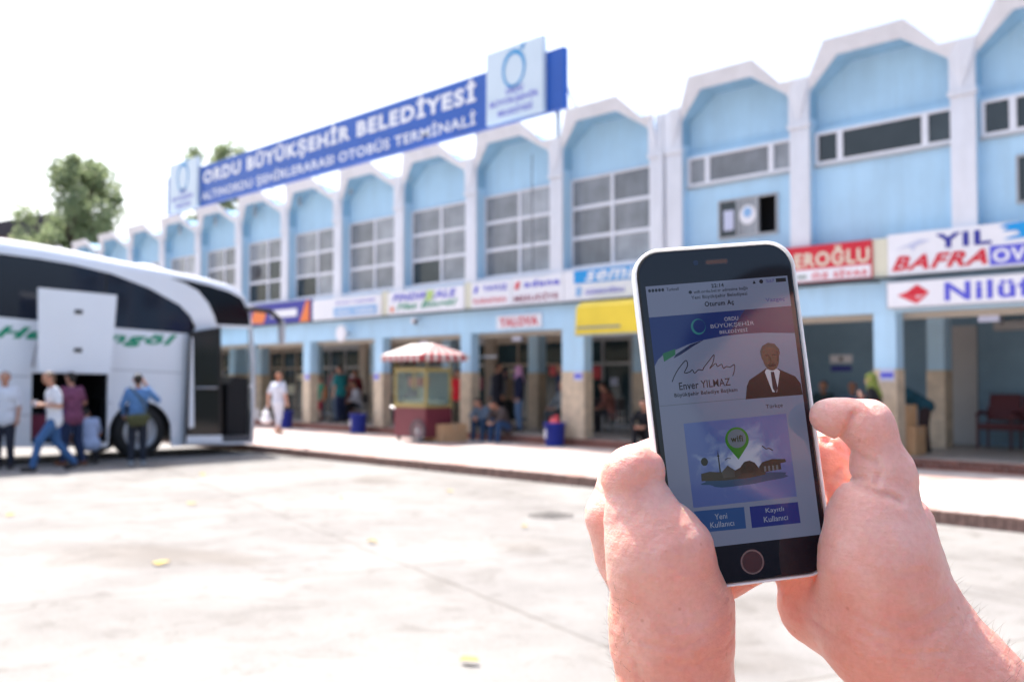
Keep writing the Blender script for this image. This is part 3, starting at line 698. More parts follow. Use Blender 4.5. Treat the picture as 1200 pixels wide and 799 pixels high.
for px, lb in ((-15.96, 'small blue and white plate on the wide marble pillar beside the phone'), (-8.60, 'blue and white plate on the pillar above the right thumb'), (-23.78, 'small plate on the pillar beside the popcorn cart'), (-27.45, 'small plate on the pillar behind the child')):
    t = thing('pillar_plate', lb, 'sign', (px, YF-.01, 1.65), 0, 'small blue and white plates on the pillars')
    Box('plate_board', SLAV, t, px-.13, px+.13, YF-.020, YF-.005, 1.62, 1.84)
    Box('plate_band', SVIO, t, px-.12, px+.12, YF-.024, YF-.021, 1.68, 1.77)
t = thing('wall_poster', 'small white poster over a dark caption on the blue arcade wall', 'poster', (-11.86, YW, 1.8))
Box('poster_sheet', SIGNW, t, -12.12, -11.58, YW-.02, YW-.003, 2.02, 2.2); Box('caption_board', SNAVY, t, -12.1, -11.6, YW-.021, YW-.004, 1.84, 1.95)
MB().tube([(-11.85, YW-.021, 2.11), (-11.85, YW-.026, 2.11)], .05, 12).build('poster_emblem', DARKM, t)
# ------------------------------------------------------------------ coach
def lerp_tab(T, x):
    for (a, b), (c, d) in zip(T, T[1:]):
        if x <= c: return b + (d-b)*(x-a)/(c-a)
    return T[-1][1]
XB, XF = -21.0, -23.55
TOP = [(-.6, 4.0), (-.3, 4.28), (.5, 4.38), (3, 4.42), (6.1, 4.40), (6.8, 4.35), (7.5, 4.28), (8.5, 4.13), (9.5, 4.00), (10.4, 3.88), (10.9, 3.78), (11.2, 3.64), (11.40, 3.40)]
coach = thing('coach', 'large white coach with dark glass, green lettering, open luggage hatch and open front door', 'coach', (-22.3, 5.5, 0))
st = [-.6, -.3, .5, 3, 6.1, 6.8, 7.5, 8.5, 9.5, 10.4, 10.9, 11.2, 11.38]
rad = lambda y: lerp_tab([(-1, .30), (7.5, .30), (9.3, .16), (12, .12)], y)
rings = []
for y in st:
    zt = lerp_tab(TOP, y); r = []
    cr_ = rad(y)
    for k in range(7): a = pi/2*k/6; r.append((XB-cr_*1.2+cr_*1.2*cos(a), y, zt-cr_+cr_*sin(a)))
    for k in range(7): a = pi/2*k/6; r.append((XF+cr_*1.2-cr_*1.2*sin(a), y, zt-cr_+cr_*cos(a)))
    rings.append(r)
MB().loft(rings, closed=False, caps=False).build('roof', BUSW, coach, smooth=True)
fs = side(XB-.06, XB); bot = lambda y: .60 - .0385*y - .01
def arch(yc, r=.68, zc=.52, n=12):
    return [(yc + r*cos(pi - pi*k/n), max(bot(yc), zc + r*sin(pi*k/n)) if 0 < k < n else bot(yc + r*cos(pi - pi*k/n))) for k in range(n+1)]
zt = lambda y: lerp_tab(TOP, y)-.295
glass = [(-.3, 3.03), (-.3, zt(.2)-.06), (3, 4.09), (6.1, 4.06), (6.8, 4.02), (7.5, 3.95), (8.26, 3.82), (9.05, 3.57), (9.72, 3.25), (9.97, 3.02), (10.11, 2.78), (10.0, 2.63), (8.2, 2.72), (6.12, 2.84), (3, 2.94)]
cab = [(9.62, 3.80), (10.02, 3.63), (10.33, 3.36), (10.50, 3.05), (10.56, 2.86), (11.44, 2.84), (11.33, 3.25), (11.12, 3.43), (10.4, 3.585)]
zs = lambda y: lerp_tab(TOP, y) - rad(y) + .005
outer = [(-.6, bot(0)), (-.6, zs(-.6)), (-.3, zs(-.3)), (.5, zs(.5)), (3, zs(3)), (6.1, zs(6.1)), (6.8, zs(6.8)), (7.5, zs(7.5)), (8.5, zs(8.5)), (9.5, zs(9.5)), (9.62, zs(9.62)), (10.4, zs(10.4)), (10.9, zs(10.9)), (11.2, zs(11.2)), (11.38, 3.12), (11.43, 2.95), (11.44, 2.84), (11.50, 2.0), (11.52, 1.2), (11.52, .20)]
cabz = [(9.50, 3.815), (9.85, 3.72), (10.14, 3.58), (10.38, 3.32), (10.52, 3.05), (10.58, 2.86), (11.40, 2.86), (11.37, 3.12), (11.18, 3.47), (10.88, 3.60), (10.4, 3.71), (9.9, 3.79)]
door = [(10.62, .27), (10.60, 2.80), (11.40, 2.80), (11.47, 1.9), (11.47, .25)]
lug = [(6.72, .42), (6.72, 1.78), (8.20, 1.76), (8.20, .36)]
low = [(11.52, .20)] + [(11.40, .205)] + arch(8.9)[::-1] + [(8.1, bot(8.1))] + [(4.4, bot(4.4))] + arch(3.75, .62)[::-1] + arch(2.35, .62)[::-1]
MB().prism(outer + low[1:], [glass, cabz, door, lug], fs).build('side_panel', BUSW, coach)
# glass panes split at their posts
for a, b in ((-.3, 1.9), (1.94, 4.1), (4.14, 8.12), (8.16, 10.11)):
    top = [p for p in glass[1:11] if a < p[0] < b]; bo = [p for p in glass[11:] if a < p[0] < b]
    gt = lambda y: lerp_tab(sorted(glass[1:11]), y); gb = lambda y: lerp_tab(sorted([glass[0]] + glass[10:]), y)
    poly_ = [(a, gb(a)), (a, gt(a))] + top + ([(b, gt(b)), (b, gb(b))] if b < 10 else []) + ([p for p in bo] if b < 10 else [(10.0, 2.63)] + [p for p in bo if p[0] < 10])
    seen = []; [seen.append(p) for p in poly_ if p not in seen]
    MB().prism(seen, [], side(XB-.035, XB-.006)).build('window', BUSG, coach)
Box('window_post', BUSK, coach, XB-.034, XB-.004, 8.122, 8.158, 2.72, 3.84)
MB().prism(cabz, [], side(XB-.03, XB-.002)).build('cab_window', BUSD, coach)
# panel joints and rubbing strip
m = MB()
for z0_, y0, y1 in ((2.0, -.5, 6.7), (1.86, 8.22, 9.8), (1.25, -.5, 6.7), (1.18, 8.22, 8.3)):
    m.prism([(y0, z0_ - .0385*0), (y1, z0_ - .04*(y1-y0)), (y1, z0_ - .04*(y1-y0)-.014), (y0, z0_-.014)], [], side(XB+.0005, XB+.003))
for y in (3.1, 4.9, 9.82): m.prism([(y, bot(y)+.02), (y, 2.6), (y+.014, 2.6), (y+.014, bot(y)+.02)], [], side(XB+.0005, XB+.003))
m.build('panel_joint', M('joint_grey', (.25, .27, .3), .6), coach)
# far side, rear, floor, interior
MB().prism(outer + low[1:], [], side(XF, XF+.05)).build('side_panel', BUSW, coach)
MB().prism(glass, [], side(XF-.006, XF-.001)).build('window', BUSG, coach)
Box('rear_panel', BUSW, coach, XF+.05, XB-.06, -.62, -.55, .6, 4.0)
Box('rear_window', BUSG, coach, XF+.3, XB-.3, -.64, -.621, 2.6, 3.7)
for x in (XF+.2, XB-.45): Box('tail_light', SREDL, coach, x, x+.25, -.65, -.621, 1.2, 1.6)
Box('cabin_floor', BUSIN, coach, XF+.06, XB-.07, -.5, 10.5, 1.86, 1.95)
Box('luggage_bay', BUSIN, coach, XF+.06, XF+.5, 4.5, 8.2, .45, 1.85)
Box('luggage_bay', BUSIN, coach, XF+.5, XB-.08, 4.5, 8.15, .38, .44)
Box('luggage_bay', BUSIN, coach, XF+.5, XB-.07, 8.21, 8.26, .38, 1.85)
Box('luggage_bay', BUSIN, coach, XF+.5, XB-.07, 6.62, 6.68, .42, 1.85)
Box('cabin_partition', BUSIN, coach, XF+.06, XB-.07, 10.35, 10.42, .32, 3.5)
Box('door_step', M('step_grey', (.10, .10, .11), .6), coach, XF+.06, XB-.06, 10.45, 11.45, .21, .40)
MB().prism([(10.9, .41), (10.9, 1.55), (11.1, 1.72), (11.42, 1.68), (11.42, .41)], [], side(XF+.1, XB-.10)).build('dashboard', BUSIN, coach)
MB().tube([(XF+.75+.22*cos(2*pi*k/16), 10.82, 1.75+.22*sin(2*pi*k/16)) for k in range(17)], .02, 6, False).build('steering_wheel', BUSK, coach)
# suitcases in the bay
for k, (x, y, w, h, mt) in enumerate(((-21.6, 7.0, .3, .5, SMAROON), (-21.7, 7.45, .35, .62, SNAVY), (-21.8, 7.9, .2, .45, DARKM))):
    t = thing('suitcase', ['maroon suitcase inside the open luggage bay', 'navy suitcase in the middle of the open luggage bay', 'dark suitcase at the right end of the luggage bay'][k], 'suitcase', (x, y, .44), 0, 'suitcases in the coach luggage bay')
    MB().box(-.3, .15, -w/2, w/2, .03, h).build('case', mt, t, world=False); MB().box(-.1, .1, -w/4, w/4, h, h+.05).build('handle', DARKM, t, world=False)
# front end
front = [(11.52, .20), (11.56, .9), (11.58, 1.45)]
rg = [[(XB-.03, 11.50, z), (XB-.25, 11.62, z), (XB-.7, 11.68, z), (XF+.7, 11.68, z), (XF+.25, 11.62, z), (XF+.03, 11.50, z)] for z in (.22, .9, 1.50)]
MB().loft(rg, closed=False, caps=False).build('front_panel', BUSW, coach, smooth=True)
rg = []
for z, b in ((1.502, .0), (2.2, -.03), (2.84, -.09), (3.10, -.17), (3.40, -.30), (3.55, -.42)):
    rg.append([(XB-.04, 11.47+b, z), (XB-.25, 11.60+b, z), (XB-.7, 11.66+b, z), (XF+.7, 11.66+b, z), (XF+.25, 11.60+b, z), (XF+.04, 11.47+b, z)])
MB().loft(rg, closed=False, caps=False).build('windscreen', CLEARG, coach, smooth=True)
MB().tube([(XB-.02, 11.50, .25), (XB-.015, 11.53, 1.4), (XB-.015, 11.50, 2.2), (XB-.02, 11.43, 2.84), (XB-.04, 11.38, 3.2), (XB-.1, 11.22, 3.5)], .026, 8).build('front_pillar', FRAMEG, coach, smooth=True)
for x in (XF+.12, XB-.5): Box('headlight', M('lamp_glass', (.7, .72, .75), .1, spec=.8), coach, x, x+.38, 11.62, 11.70, .75, .98)
# opened door held beside the doorway
df = side(-20.86, -20.80)
dr = thing('door', None, None); dr.parent = coach; dr.location = Vector((-20.83, 9.86, .27)) - root_of(coach)
MB().prism([(9.80, .27), (9.86, 2.66), (10.58, 2.80), (10.64, .25)], [[(9.90, .48), (9.93, 2.60), (10.52, 2.73), (10.58, .46)]], df).build('door_frame', BUSK, dr)
MB().prism([(9.90, .48), (9.93, 2.60), (10.52, 2.73), (10.58, .46)], [], side(-20.85, -20.81)).build('door_glass', M('door_smoked_glass', (.022, .026, .024), .08, spec=.4), dr)
MB().prism([(9.86, .62), (9.90, 2.55), (9.93, 2.55), (9.98, .62)], [], side(-20.798, -20.79)).build('door_edge', BUSW, dr)
MB().prism([(9.81, .28), (9.82, .45), (10.63, .43), (10.64, .26)], [], side(-20.798, -20.79)).build('kick_panel', BUSW, dr)
MB().tube([(-20.78, 10.0, 1.47), (-20.76, 10.2, 1.47), (-20.78, 10.5, 1.47)], .018, 6).build('handle', STEEL, dr)
# luggage hatch swung up and out
hp = thing('luggage_hatch', None, None, None or (0, 0, 0)); hp.parent = coach; hp.location = Vector((-20.5, 7.4, 1.8)) - root_of(coach)
MB().prism([(6.66, 1.80), (6.63, 3.40), (8.14, 3.34), (8.04, 1.77)], [], side(-20.50, -20.44)).build('hatch_panel', BUSW, hp)
for z in (2.93, 2.18):
    Box('latch', BUSK, hp, -20.439, -20.42, 7.31, 7.46, z, z+.08)
MB().tube([(-20.5, 6.75, 2.9), (-21.0, 6.72, 1.9)], .02, 6).tube([(-20.5, 8.05, 2.9), (-21.0, 8.17, 1.9)], .02, 6).build('strut', STEEL, hp)
# lettering on the side
def fr_bus(u, v, w): return (XB+.006, u, v - .02*(u-8))
lettering(coach, 'Has Bingöl', 6.02, 2.36-.02, 3.66, .30, SGREEN, fr_bus, bold=.045, shear=.4)
# wheels
def bus_wheel(y, z=.56, x=XB-.02):
    w = thing('wheel', None, None); w.parent = coach; w.location = Vector((x-.15, y, z)) - root_of(coach)
    m = MB(); prof = [(.33, -.30), (.50, -.30), (.55, -.26), (.56, -.15), (.55, -.05), (.51, 0), (.36, 0)]
    m.loft([[(x+px_, y+r*cos(2*pi*k/28), z+r*sin(2*pi*k/28)) for r, px_ in prof] for k in range(29)], closed=False, caps=False)
    m.build('tyre', RUBBER, w, smooth=True)
    m = MB(); prof = [(.36, -.01), (.34, -.06), (.30, -.10), (.18, -.05), (.12, .0), (.0, .0)]
    m.loft([[(x+px_, y+r*cos(2*pi*k/28), z+r*sin(2*pi*k/28)) for r, px_ in prof] for k in range(29)], closed=False, caps=False)
    for k in range(10): a = 2*pi*k/10; m.tube([(x-.07, y+.22*cos(a), z+.22*sin(a)), (x-.02, y+.22*cos(a), z+.22*sin(a))], .02, 6)
    m.build('rim', RIMM, w)
for y in (8.9, 3.75, 2.35):
    bus_wheel(y); 
for y in (8.9, 3.75, 2.35): bus_wheel(y, x=XF+.32)
Box('wheel_housing', BUSK, coach, XB-.9, XB-.32, 8.2, 9.6, .55, 1.25)
Box('wheel_housing', BUSK, coach, XB-.9, XB-.32, 1.7, 4.4, .55, 1.2)
MB().tube([(XB-.3, 8.9, .56), (XF+.35, 8.9, .56)], .09, 8).build('axle', BUSK, coach)
# mirror arm, roof pods
mi = thing('mirror', None, None); mi.parent = coach; mi.location = Vector((XB-.1, 11.3, 3.2)) - root_of(coach)
MB().tube([(XB-.12, 11.10, 3.22), (XB+.05, 11.45, 3.24), (XB+.10, 11.85, 3.20), (XB+.10, 12.08, 3.02), (XB+.10, 12.16, 2.8)], [.05, .06, .06, .06, .05], 8).build('mirror_arm', BUSK, mi, smooth=True)
MB().prism([(12.10, 2.46), (12.08, 2.95), (12.12, 3.04), (12.18, 3.02), (12.22, 2.9), (12.20, 2.46)], [], side(XB+.03, XB+.15)).build('mirror_housing', M('mirror_grey', (.45, .47, .5), .3), mi)
MB().sphere((XB-1.0, 9.3, 3.98), .42, 20, 10, (1, 1.3, .5)).build('air_conditioner', BUSW, coach, smooth=True)
MB().sphere((XB-1.2, 5.0, 4.40), .6, 20, 10, (1, 1.8, .3)).build('air_conditioner', BUSW, coach, smooth=True)
MB().sphere((XB+.03, 11.42, 1.5), .04, 10, 8).build('marker_lamp', SIGNW, coach, smooth=True)

# ------------------------------------------------------------------ popcorn cart
ct = thing('popcorn_cart', 'burgundy popcorn cart with yellow framed glass case and red striped canopy roof on the pavement', 'cart', (-19.85, 15.5, .15))
cx0, cx1, cy0, cy1 = -20.48, -19.24, 15.05, 15.85
Box('cart_body', BURG, ct, cx0, cx1, cy0, cy1, .27, .98)
Box('counter', YELP, ct, cx0-.03, cx1+.03, cy0-.03, cy1+.03, .98, 1.03)
m = MB()
for x in (cx0, cx1-.06):
    for y in (cy0, cy1-.06): m.box(x, x+.06, y, y+.06, 1.031, 1.92)
m.box(cx0-.005, cx1+.005, cy0-.005, cy0+.065, 1.84, 1.925); m.box(cx0-.005, cx1+.005, cy1-.065, cy1+.005, 1.84, 1.925)
m.box(cx0-.006, cx0+.064, cy0+.066, cy1-.066, 1.84, 1.925); m.box(cx1-.064, cx1+.006, cy0+.066, cy1-.066, 1.84, 1.925)
m.box(cx0+.07, cx1-.07, cy0-.004, cy0+.03, 1.031, 1.09); m.box(-19.72, -19.68, cy0+.002, cy0+.03, 1.4, 1.84)
m.build('glass_frame', YELP, ct)
cg = M('cart_glass', (.75, .88, .86), .03, trans=.92, ior=1.02)
Box('glass_pane', cg, ct, cx0+.07, cx1-.07, cy0+.012, cy0+.018, 1.09, 1.84); Box('glass_pane', cg, ct, cx1-.018, cx1-.012, cy0+.07, cy1-.07, 1.04, 1.84)
Box('glass_pane', cg, ct, cx0+.012, cx0+.018, cy0+.07, cy1-.07, 1.04, 1.84)
Box('inner_back', M('cart_back', (.15, .19, .19), .5), ct, cx0+.07, cx1-.07, cy1-.05, cy1-.03, 1.04, 1.84)
Box('kettle_shelf', M('kettle_red', (.40, .08, .03), .4), ct, -20.2, -19.75, cy0+.2, cy0+.5, 1.48, 1.70)
m = MB(); r = random.Random(5)
for k in range(150): m.sphere((r.uniform(cx0+.1, cx1-.1), r.uniform(cy0+.08, cy1-.1), 1.05+r.random()*.10), .028, 5, 4)
m.build('popcorn', M('popcorn_white', (.8, .76, .62), .8), ct, kind='stuff')
# canopy: gable along X, striped cloth with scalloped valance
zr, ze, ya, yb_, ym = 2.52, 2.24, 14.72, 16.18, 15.45
xa, xb = cx0-.12, cx1+.26
SW, SR = M('canopy_white', (.70, .62, .58), .8, .08, 5), M('canopy_red', (.45, .06, .07), .8, .08, 5)
rm_w, rm_r = MB(), MB()
nst = 14; w_ = (xb-xa)/nst
for k in range(nst):
    a, b = xa+k*w_, xa+(k+1)*w_; mm = rm_r if k % 2 else rm_w
    # front slope is cream canvas, its valance striped
    q = .35*(k/(nst-1))
    mm.add([(a, ya, ze), (b, ya, ze), (b, ya-.004, ze-.13), ((a+b)/2, ya-.004, ze-.16), (a, ya-.004, ze-.13)], [(0, 1, 2, 3, 4)])
    mm.add([(a, yb_, ze), (b, yb_, ze), (b, yb_, ze-.13), ((a+b)/2, yb_, ze-.16), (a, yb_, ze-.13)], [(0, 1, 2, 3, 4)])
rm_w.add([(xa, ya, ze), (xb, ya, ze), (xb-.45, ym, zr), (xa+.25, ym, zr)], [(0, 1, 2, 3)]); rm_w.add([(xa, yb_, ze), (xb, yb_, ze), (xb-.45, ym, zr), (xa+.25, ym, zr)], [(3, 2, 1, 0)])
ny = 12
for k in range(ny):
    a, b = ya+(yb_-ya)*k/ny, ya+(yb_-ya)*(k+1)/ny; mm = rm_r if k % 2 == 0 else rm_w
    for xe, xr, sgn in ((xb, xb-.45, 1), (xa, xa+.25, -1)):
        mm.add([(xe, a, ze), (xe, b, ze), (xr, ym, zr)], [(0, 1, 2)])
        mm.add([(xe, a, ze), (xe, b, ze), (xe+.003*sgn, b, ze-.13), (xe+.003*sgn, (a+b)/2, ze-.16), (xe+.003*sgn, a, ze-.13)], [(0, 1, 2, 3, 4)])
rm_w.build('canopy_cloth', SW, ct, fix=False); rm_r.build('canopy_stripe', SR, ct, fix=False, kind='stuff')
m = MB()
for x in (cx0+.03, cx1-.03):
    for y in (cy0+.03, cy1-.03): m.tube([(x, y, 1.92), (x, y, 2.27)], .015, 6)
m.build('canopy_post', YELP, ct)
def cart_wheel(x, y):
    w = thing('wheel', None, None); w.parent = ct; w.location = Vector((x, y, .42)) - root_of(ct); m = MB(); R0 = .27; z = .42
    m.loft([[(x+r_*cos(2*pi*k/24), y+dy, z+r_*sin(2*pi*k/24)) for r_, dy in ((R0, -.015), (R0, .015), (R0-.035, .015), (R0-.035, -.015))] for k in range(25)], closed=True, caps=False)
    m.build('tyre', M('grey_rubber', (.12, .12, .13), .7), w)
    m = MB()
    for k in range(10): a = 2*pi*k/10; m.tube([(x, y, z), (x+(R0-.03)*cos(a), y, z+(R0-.03)*sin(a))], .009, 5)
    m.tube([(x, y-.03, z), (x, y+.03, z)], .05, 10); m.build('spokes', RIMM, w)
cart_wheel(-19.5, cy0-.04); cart_wheel(-19.5, cy1+.04)
m = MB(); m.box(cx0+.05, cx0+.11, cy0+.05, cy0+.11, .15, .27); m.box(cx0+.05, cx0+.11, cy1-.11, cy1-.05, .15, .27); m.build('prop_leg', DARKM, ct)
MB().tube([(cx0, cy0+.1, .9), (cx0-.3, cy0+.1, .98), (cx0-.3, cy1-.1, .98), (cx0, cy1-.1, .9)], .018, 6).build('push_handle', STEEL, ct)

# ------------------------------------------------------------------ boxes, bins, bench
def carton(x, y, z, w, d, h, rz, label, group=None):
    t = thing('cardboard_box', label, 'box', (x, y, z), rz, group)
    MB().box(-w/2, w/2, -d/2, d/2, 0, h).build('carton', CARDB, t, world=False)
    MB().box(-w/2-.001, w/2+.001, -.03, .03, h*.72, h+.002).build('packing_tape', M('tape', (.48, .36, .24), .3), t, world=False)
    MB().box(-w*.38, -w*.12, -d/2-.003, -d/2-.0005, h*.45, h*.72).build('paper_label', SIGNW, t, world=False); return t
carton(-19.35, 15.75, .15, .72, .75, .43, 0, 'wide brown carton on the pavement beside the popcorn cart wheel')
carton(-8.66, 17.6, .32, .55, .5, .50, .1, 'lower brown carton of the stack behind the right thumb')
carton(-8.74, 17.58, .82, .42, .4, .38, -.1, 'smaller upper carton of the stack behind the right thumb')
def bin_(x, y, z, label, lid=False):
    t = thing('litter_bin', label, 'bin', (x, y, z), 0, 'round blue litter bins along the arcade step')
    prof = [(.20, .0), (.215, .02), (.25, .50), (.265, .50), (.265, .53), (.235, .53), (.20, .06), (0, .06)]
    MB().loft([[(r*cos(2*pi*k/24), r*sin(2*pi*k/24), zz) for r, zz in prof] for k in range(25)], closed=False, caps=False).build('bin_body', BINB, t, world=False, smooth=True)
    MB().loft([[(.243*cos(a), .243*sin(a), zz) for zz in (.18, .38)] for a in [R_(-125+6*i) for i in range(6)]], closed=False, caps=False).build('bin_sticker', SIGNW, t, world=False)
    return t
bin_(-28.06, 16.45, .15, 'blue litter bin behind the woman with the white bag')
bin_(-24.16, 16.5, .15, 'blue litter bin with white sticker between the bus front and the popcorn cart')
b3 = bin_(-16.37, 16.5, .15, 'dark blue litter bin with white sticker in front of the wide marble pillar')
t = thing('red_bag', 'crumpled red plastic bag sticking out of the bin by the wide marble pillar', 'bag', (-16.37, 16.5, .6))
V = []; sdf_obj('bag_body', SREDL, t, [(.03, [((-.1, 0, .0), (.08, 0, .05), .10, .09), ((.0, .02, .05), (.05, 0, .20), .09, .05), ((-.06, 0, .08), (-.12, .02, .17), .06, .03)])], .014, .03)
def bench(x0, y, label):
    t = thing('bench', label, 'bench', (x0, y, .32), 0)
    for k in range(3):
        a = x0+k*.62
        Box('seat', BROWNV, t, a+.02, a+.60, y-.28, y+.22, .72, .80)
        MB().prism([(y+.20, .86), (y+.34, 1.34), (y+.29, 1.36), (y+.15, .88)], [], side(a+.02, a+.60)).build('backrest', BROWNV, t)
    m = MB()
    for k in (0, 1, 2, 3):
        a = x0+k*.62
        m.tube([(a, y-.3, .98), (a, y-.1, 1.02), (a, y+.2, .98)], .035, 8)
        m.tube([(a, y-.28, .32), (a, y-.28, .98)], .022, 6); m.tube([(a, y+.2, .32), (a, y+.24, 1.1)], .022, 6)
    m.box(x0, x0+1.86, y-.2, y-.16, .68, .715); m.box(x0, x0+1.86, y+.1, y+.14, .68, .715)
    m.build('bench_frame', BROWNV, t, smooth=False)
bench(-8.42, 20.35, 'dark maroon bench with armrests against the blue arcade wall')
def chair(x, y, rz, label):
    t = thing('chair', label, 'chair', (x, y, .32), rz, 'dark chairs in the arcade')
    MB().box(-.22, .22, -.22, .22, .42, .46).build('seat', DARKM, t, world=False)
    MB().box(-.22, .22, -.22, -.18, .55, .85).build('backrest', DARKM, t, world=False)
    for sx in (-.2, .2):
        for sy in (-.2, .2): MB().tube([(sx, sy, 0), (sx, sy, .42 if sy > 0 else .6)], .013, 6).build('leg', STEEL, t, world=False)

# ------------------------------------------------------------------ trees and far roofs
LEAF = leaf_mat('olive_leaves', (.18, .24, .13), (.31, .36, .20))
BARK = M('bark', (.10, .075, .055), .9, .2, 8)
def tree(x, y, h, rad, name, label, seed, n=2600, flat=1.0, clumps=26, lean=0):
    r = random.Random(seed); t = thing(name, label, 'tree', (x, y, 0))
    m = MB(); m.tube([(0, 0, 0), (.1, .05, h*.35), (lean*.5, 0, h*.62), (lean, .1, h*.85)], [rad*.09, rad*.07, rad*.05, .03], 9)
    cl = []
    for k in range(clumps):
        a = r.random()*2*pi; q = math.sqrt(r.random())*rad; zz = h*.52 + r.random()*h*.46
        s = 1 - abs((zz/h-.70)/.42)**2; q *= max(.25, s)
        c = (q*cos(a)+lean*(zz/h), q*sin(a), zz); cl.append((c, rad*r.uniform(.17, .34)))
        if k % 2 == 0: b0 = (lean*.3, 0, h*r.uniform(.38, .6)); m.tube([b0, ((b0[0]+c[0])/2, (b0[1]+c[1])/2, (b0[2]+c[2])/2+.2), c], [rad*.03, rad*.02, .02], 5)
    m.build('trunk', BARK, t, world=False, smooth=True)
    vs = []; fs = []
    for k in range(n):
        c, s = r.choice(cl); d = Vector((r.gauss(0, 1), r.gauss(0, 1), r.gauss(0, .8))).normalized()*s*(r.random()**.4)
        p = Vector(c)+d; u = Vector((r.gauss(0, 1), r.gauss(0, 1), r.gauss(0, 1))).normalized(); v = u.orthogonal().normalized(); e = rad*.045*r.uniform(.6, 1.3)
        i = len(vs); vs += [p-u*e*1.3, p+v*e*.7, p+u*e*1.3, p-v*e*.7]; fs.append((i, i+1, i+2, i+3))
    mm = MB(); mm.add(vs, fs); mm.build('crown', LEAF, t, world=False, fix=False)
tree(-61.3, 21.6, 14.7, 2.9, 'poplar_tree', 'loose green tree rising behind the coach roof at the far left', 4, 7500, clumps=60)
tree(-61.8, 22.3, 11.4, 2.6, 'garden_tree', 'low bushy tree top just over the coach roof below the tall tree', 9, 3200, clumps=34)
tree(-51.4, 25.8, 14.4, 2.4, 'poplar_tree', 'green tree top showing above the far end of the rooftop sign', 12, 6500, clumps=52)
fb = thing('far_house', 'pink walled house with dark pitched roof just above the coach roof at the left edge', 'house', (-78, 24, 0))
MB().box(-90, -72.6, 18, 30, 0, 11.1).build('wall', M('pink_plaster', (.50, .28, .26), .8, .1, 1), fb)
MB().prism([(17.5, 11.05), (31, 11.05), (24.0, 12.9)], [], lambda u, v, w: (-91+19.2*w, u, v)).build('roof', M('dark_roof_tiles', (.07, .06, .07), .8, .2, 3), fb)
for k in range(4): Box('window', PANED, fb, -72.6, -72.55, 19.5+k*2.4, 20.6+k*2.4, 8.5, 10)
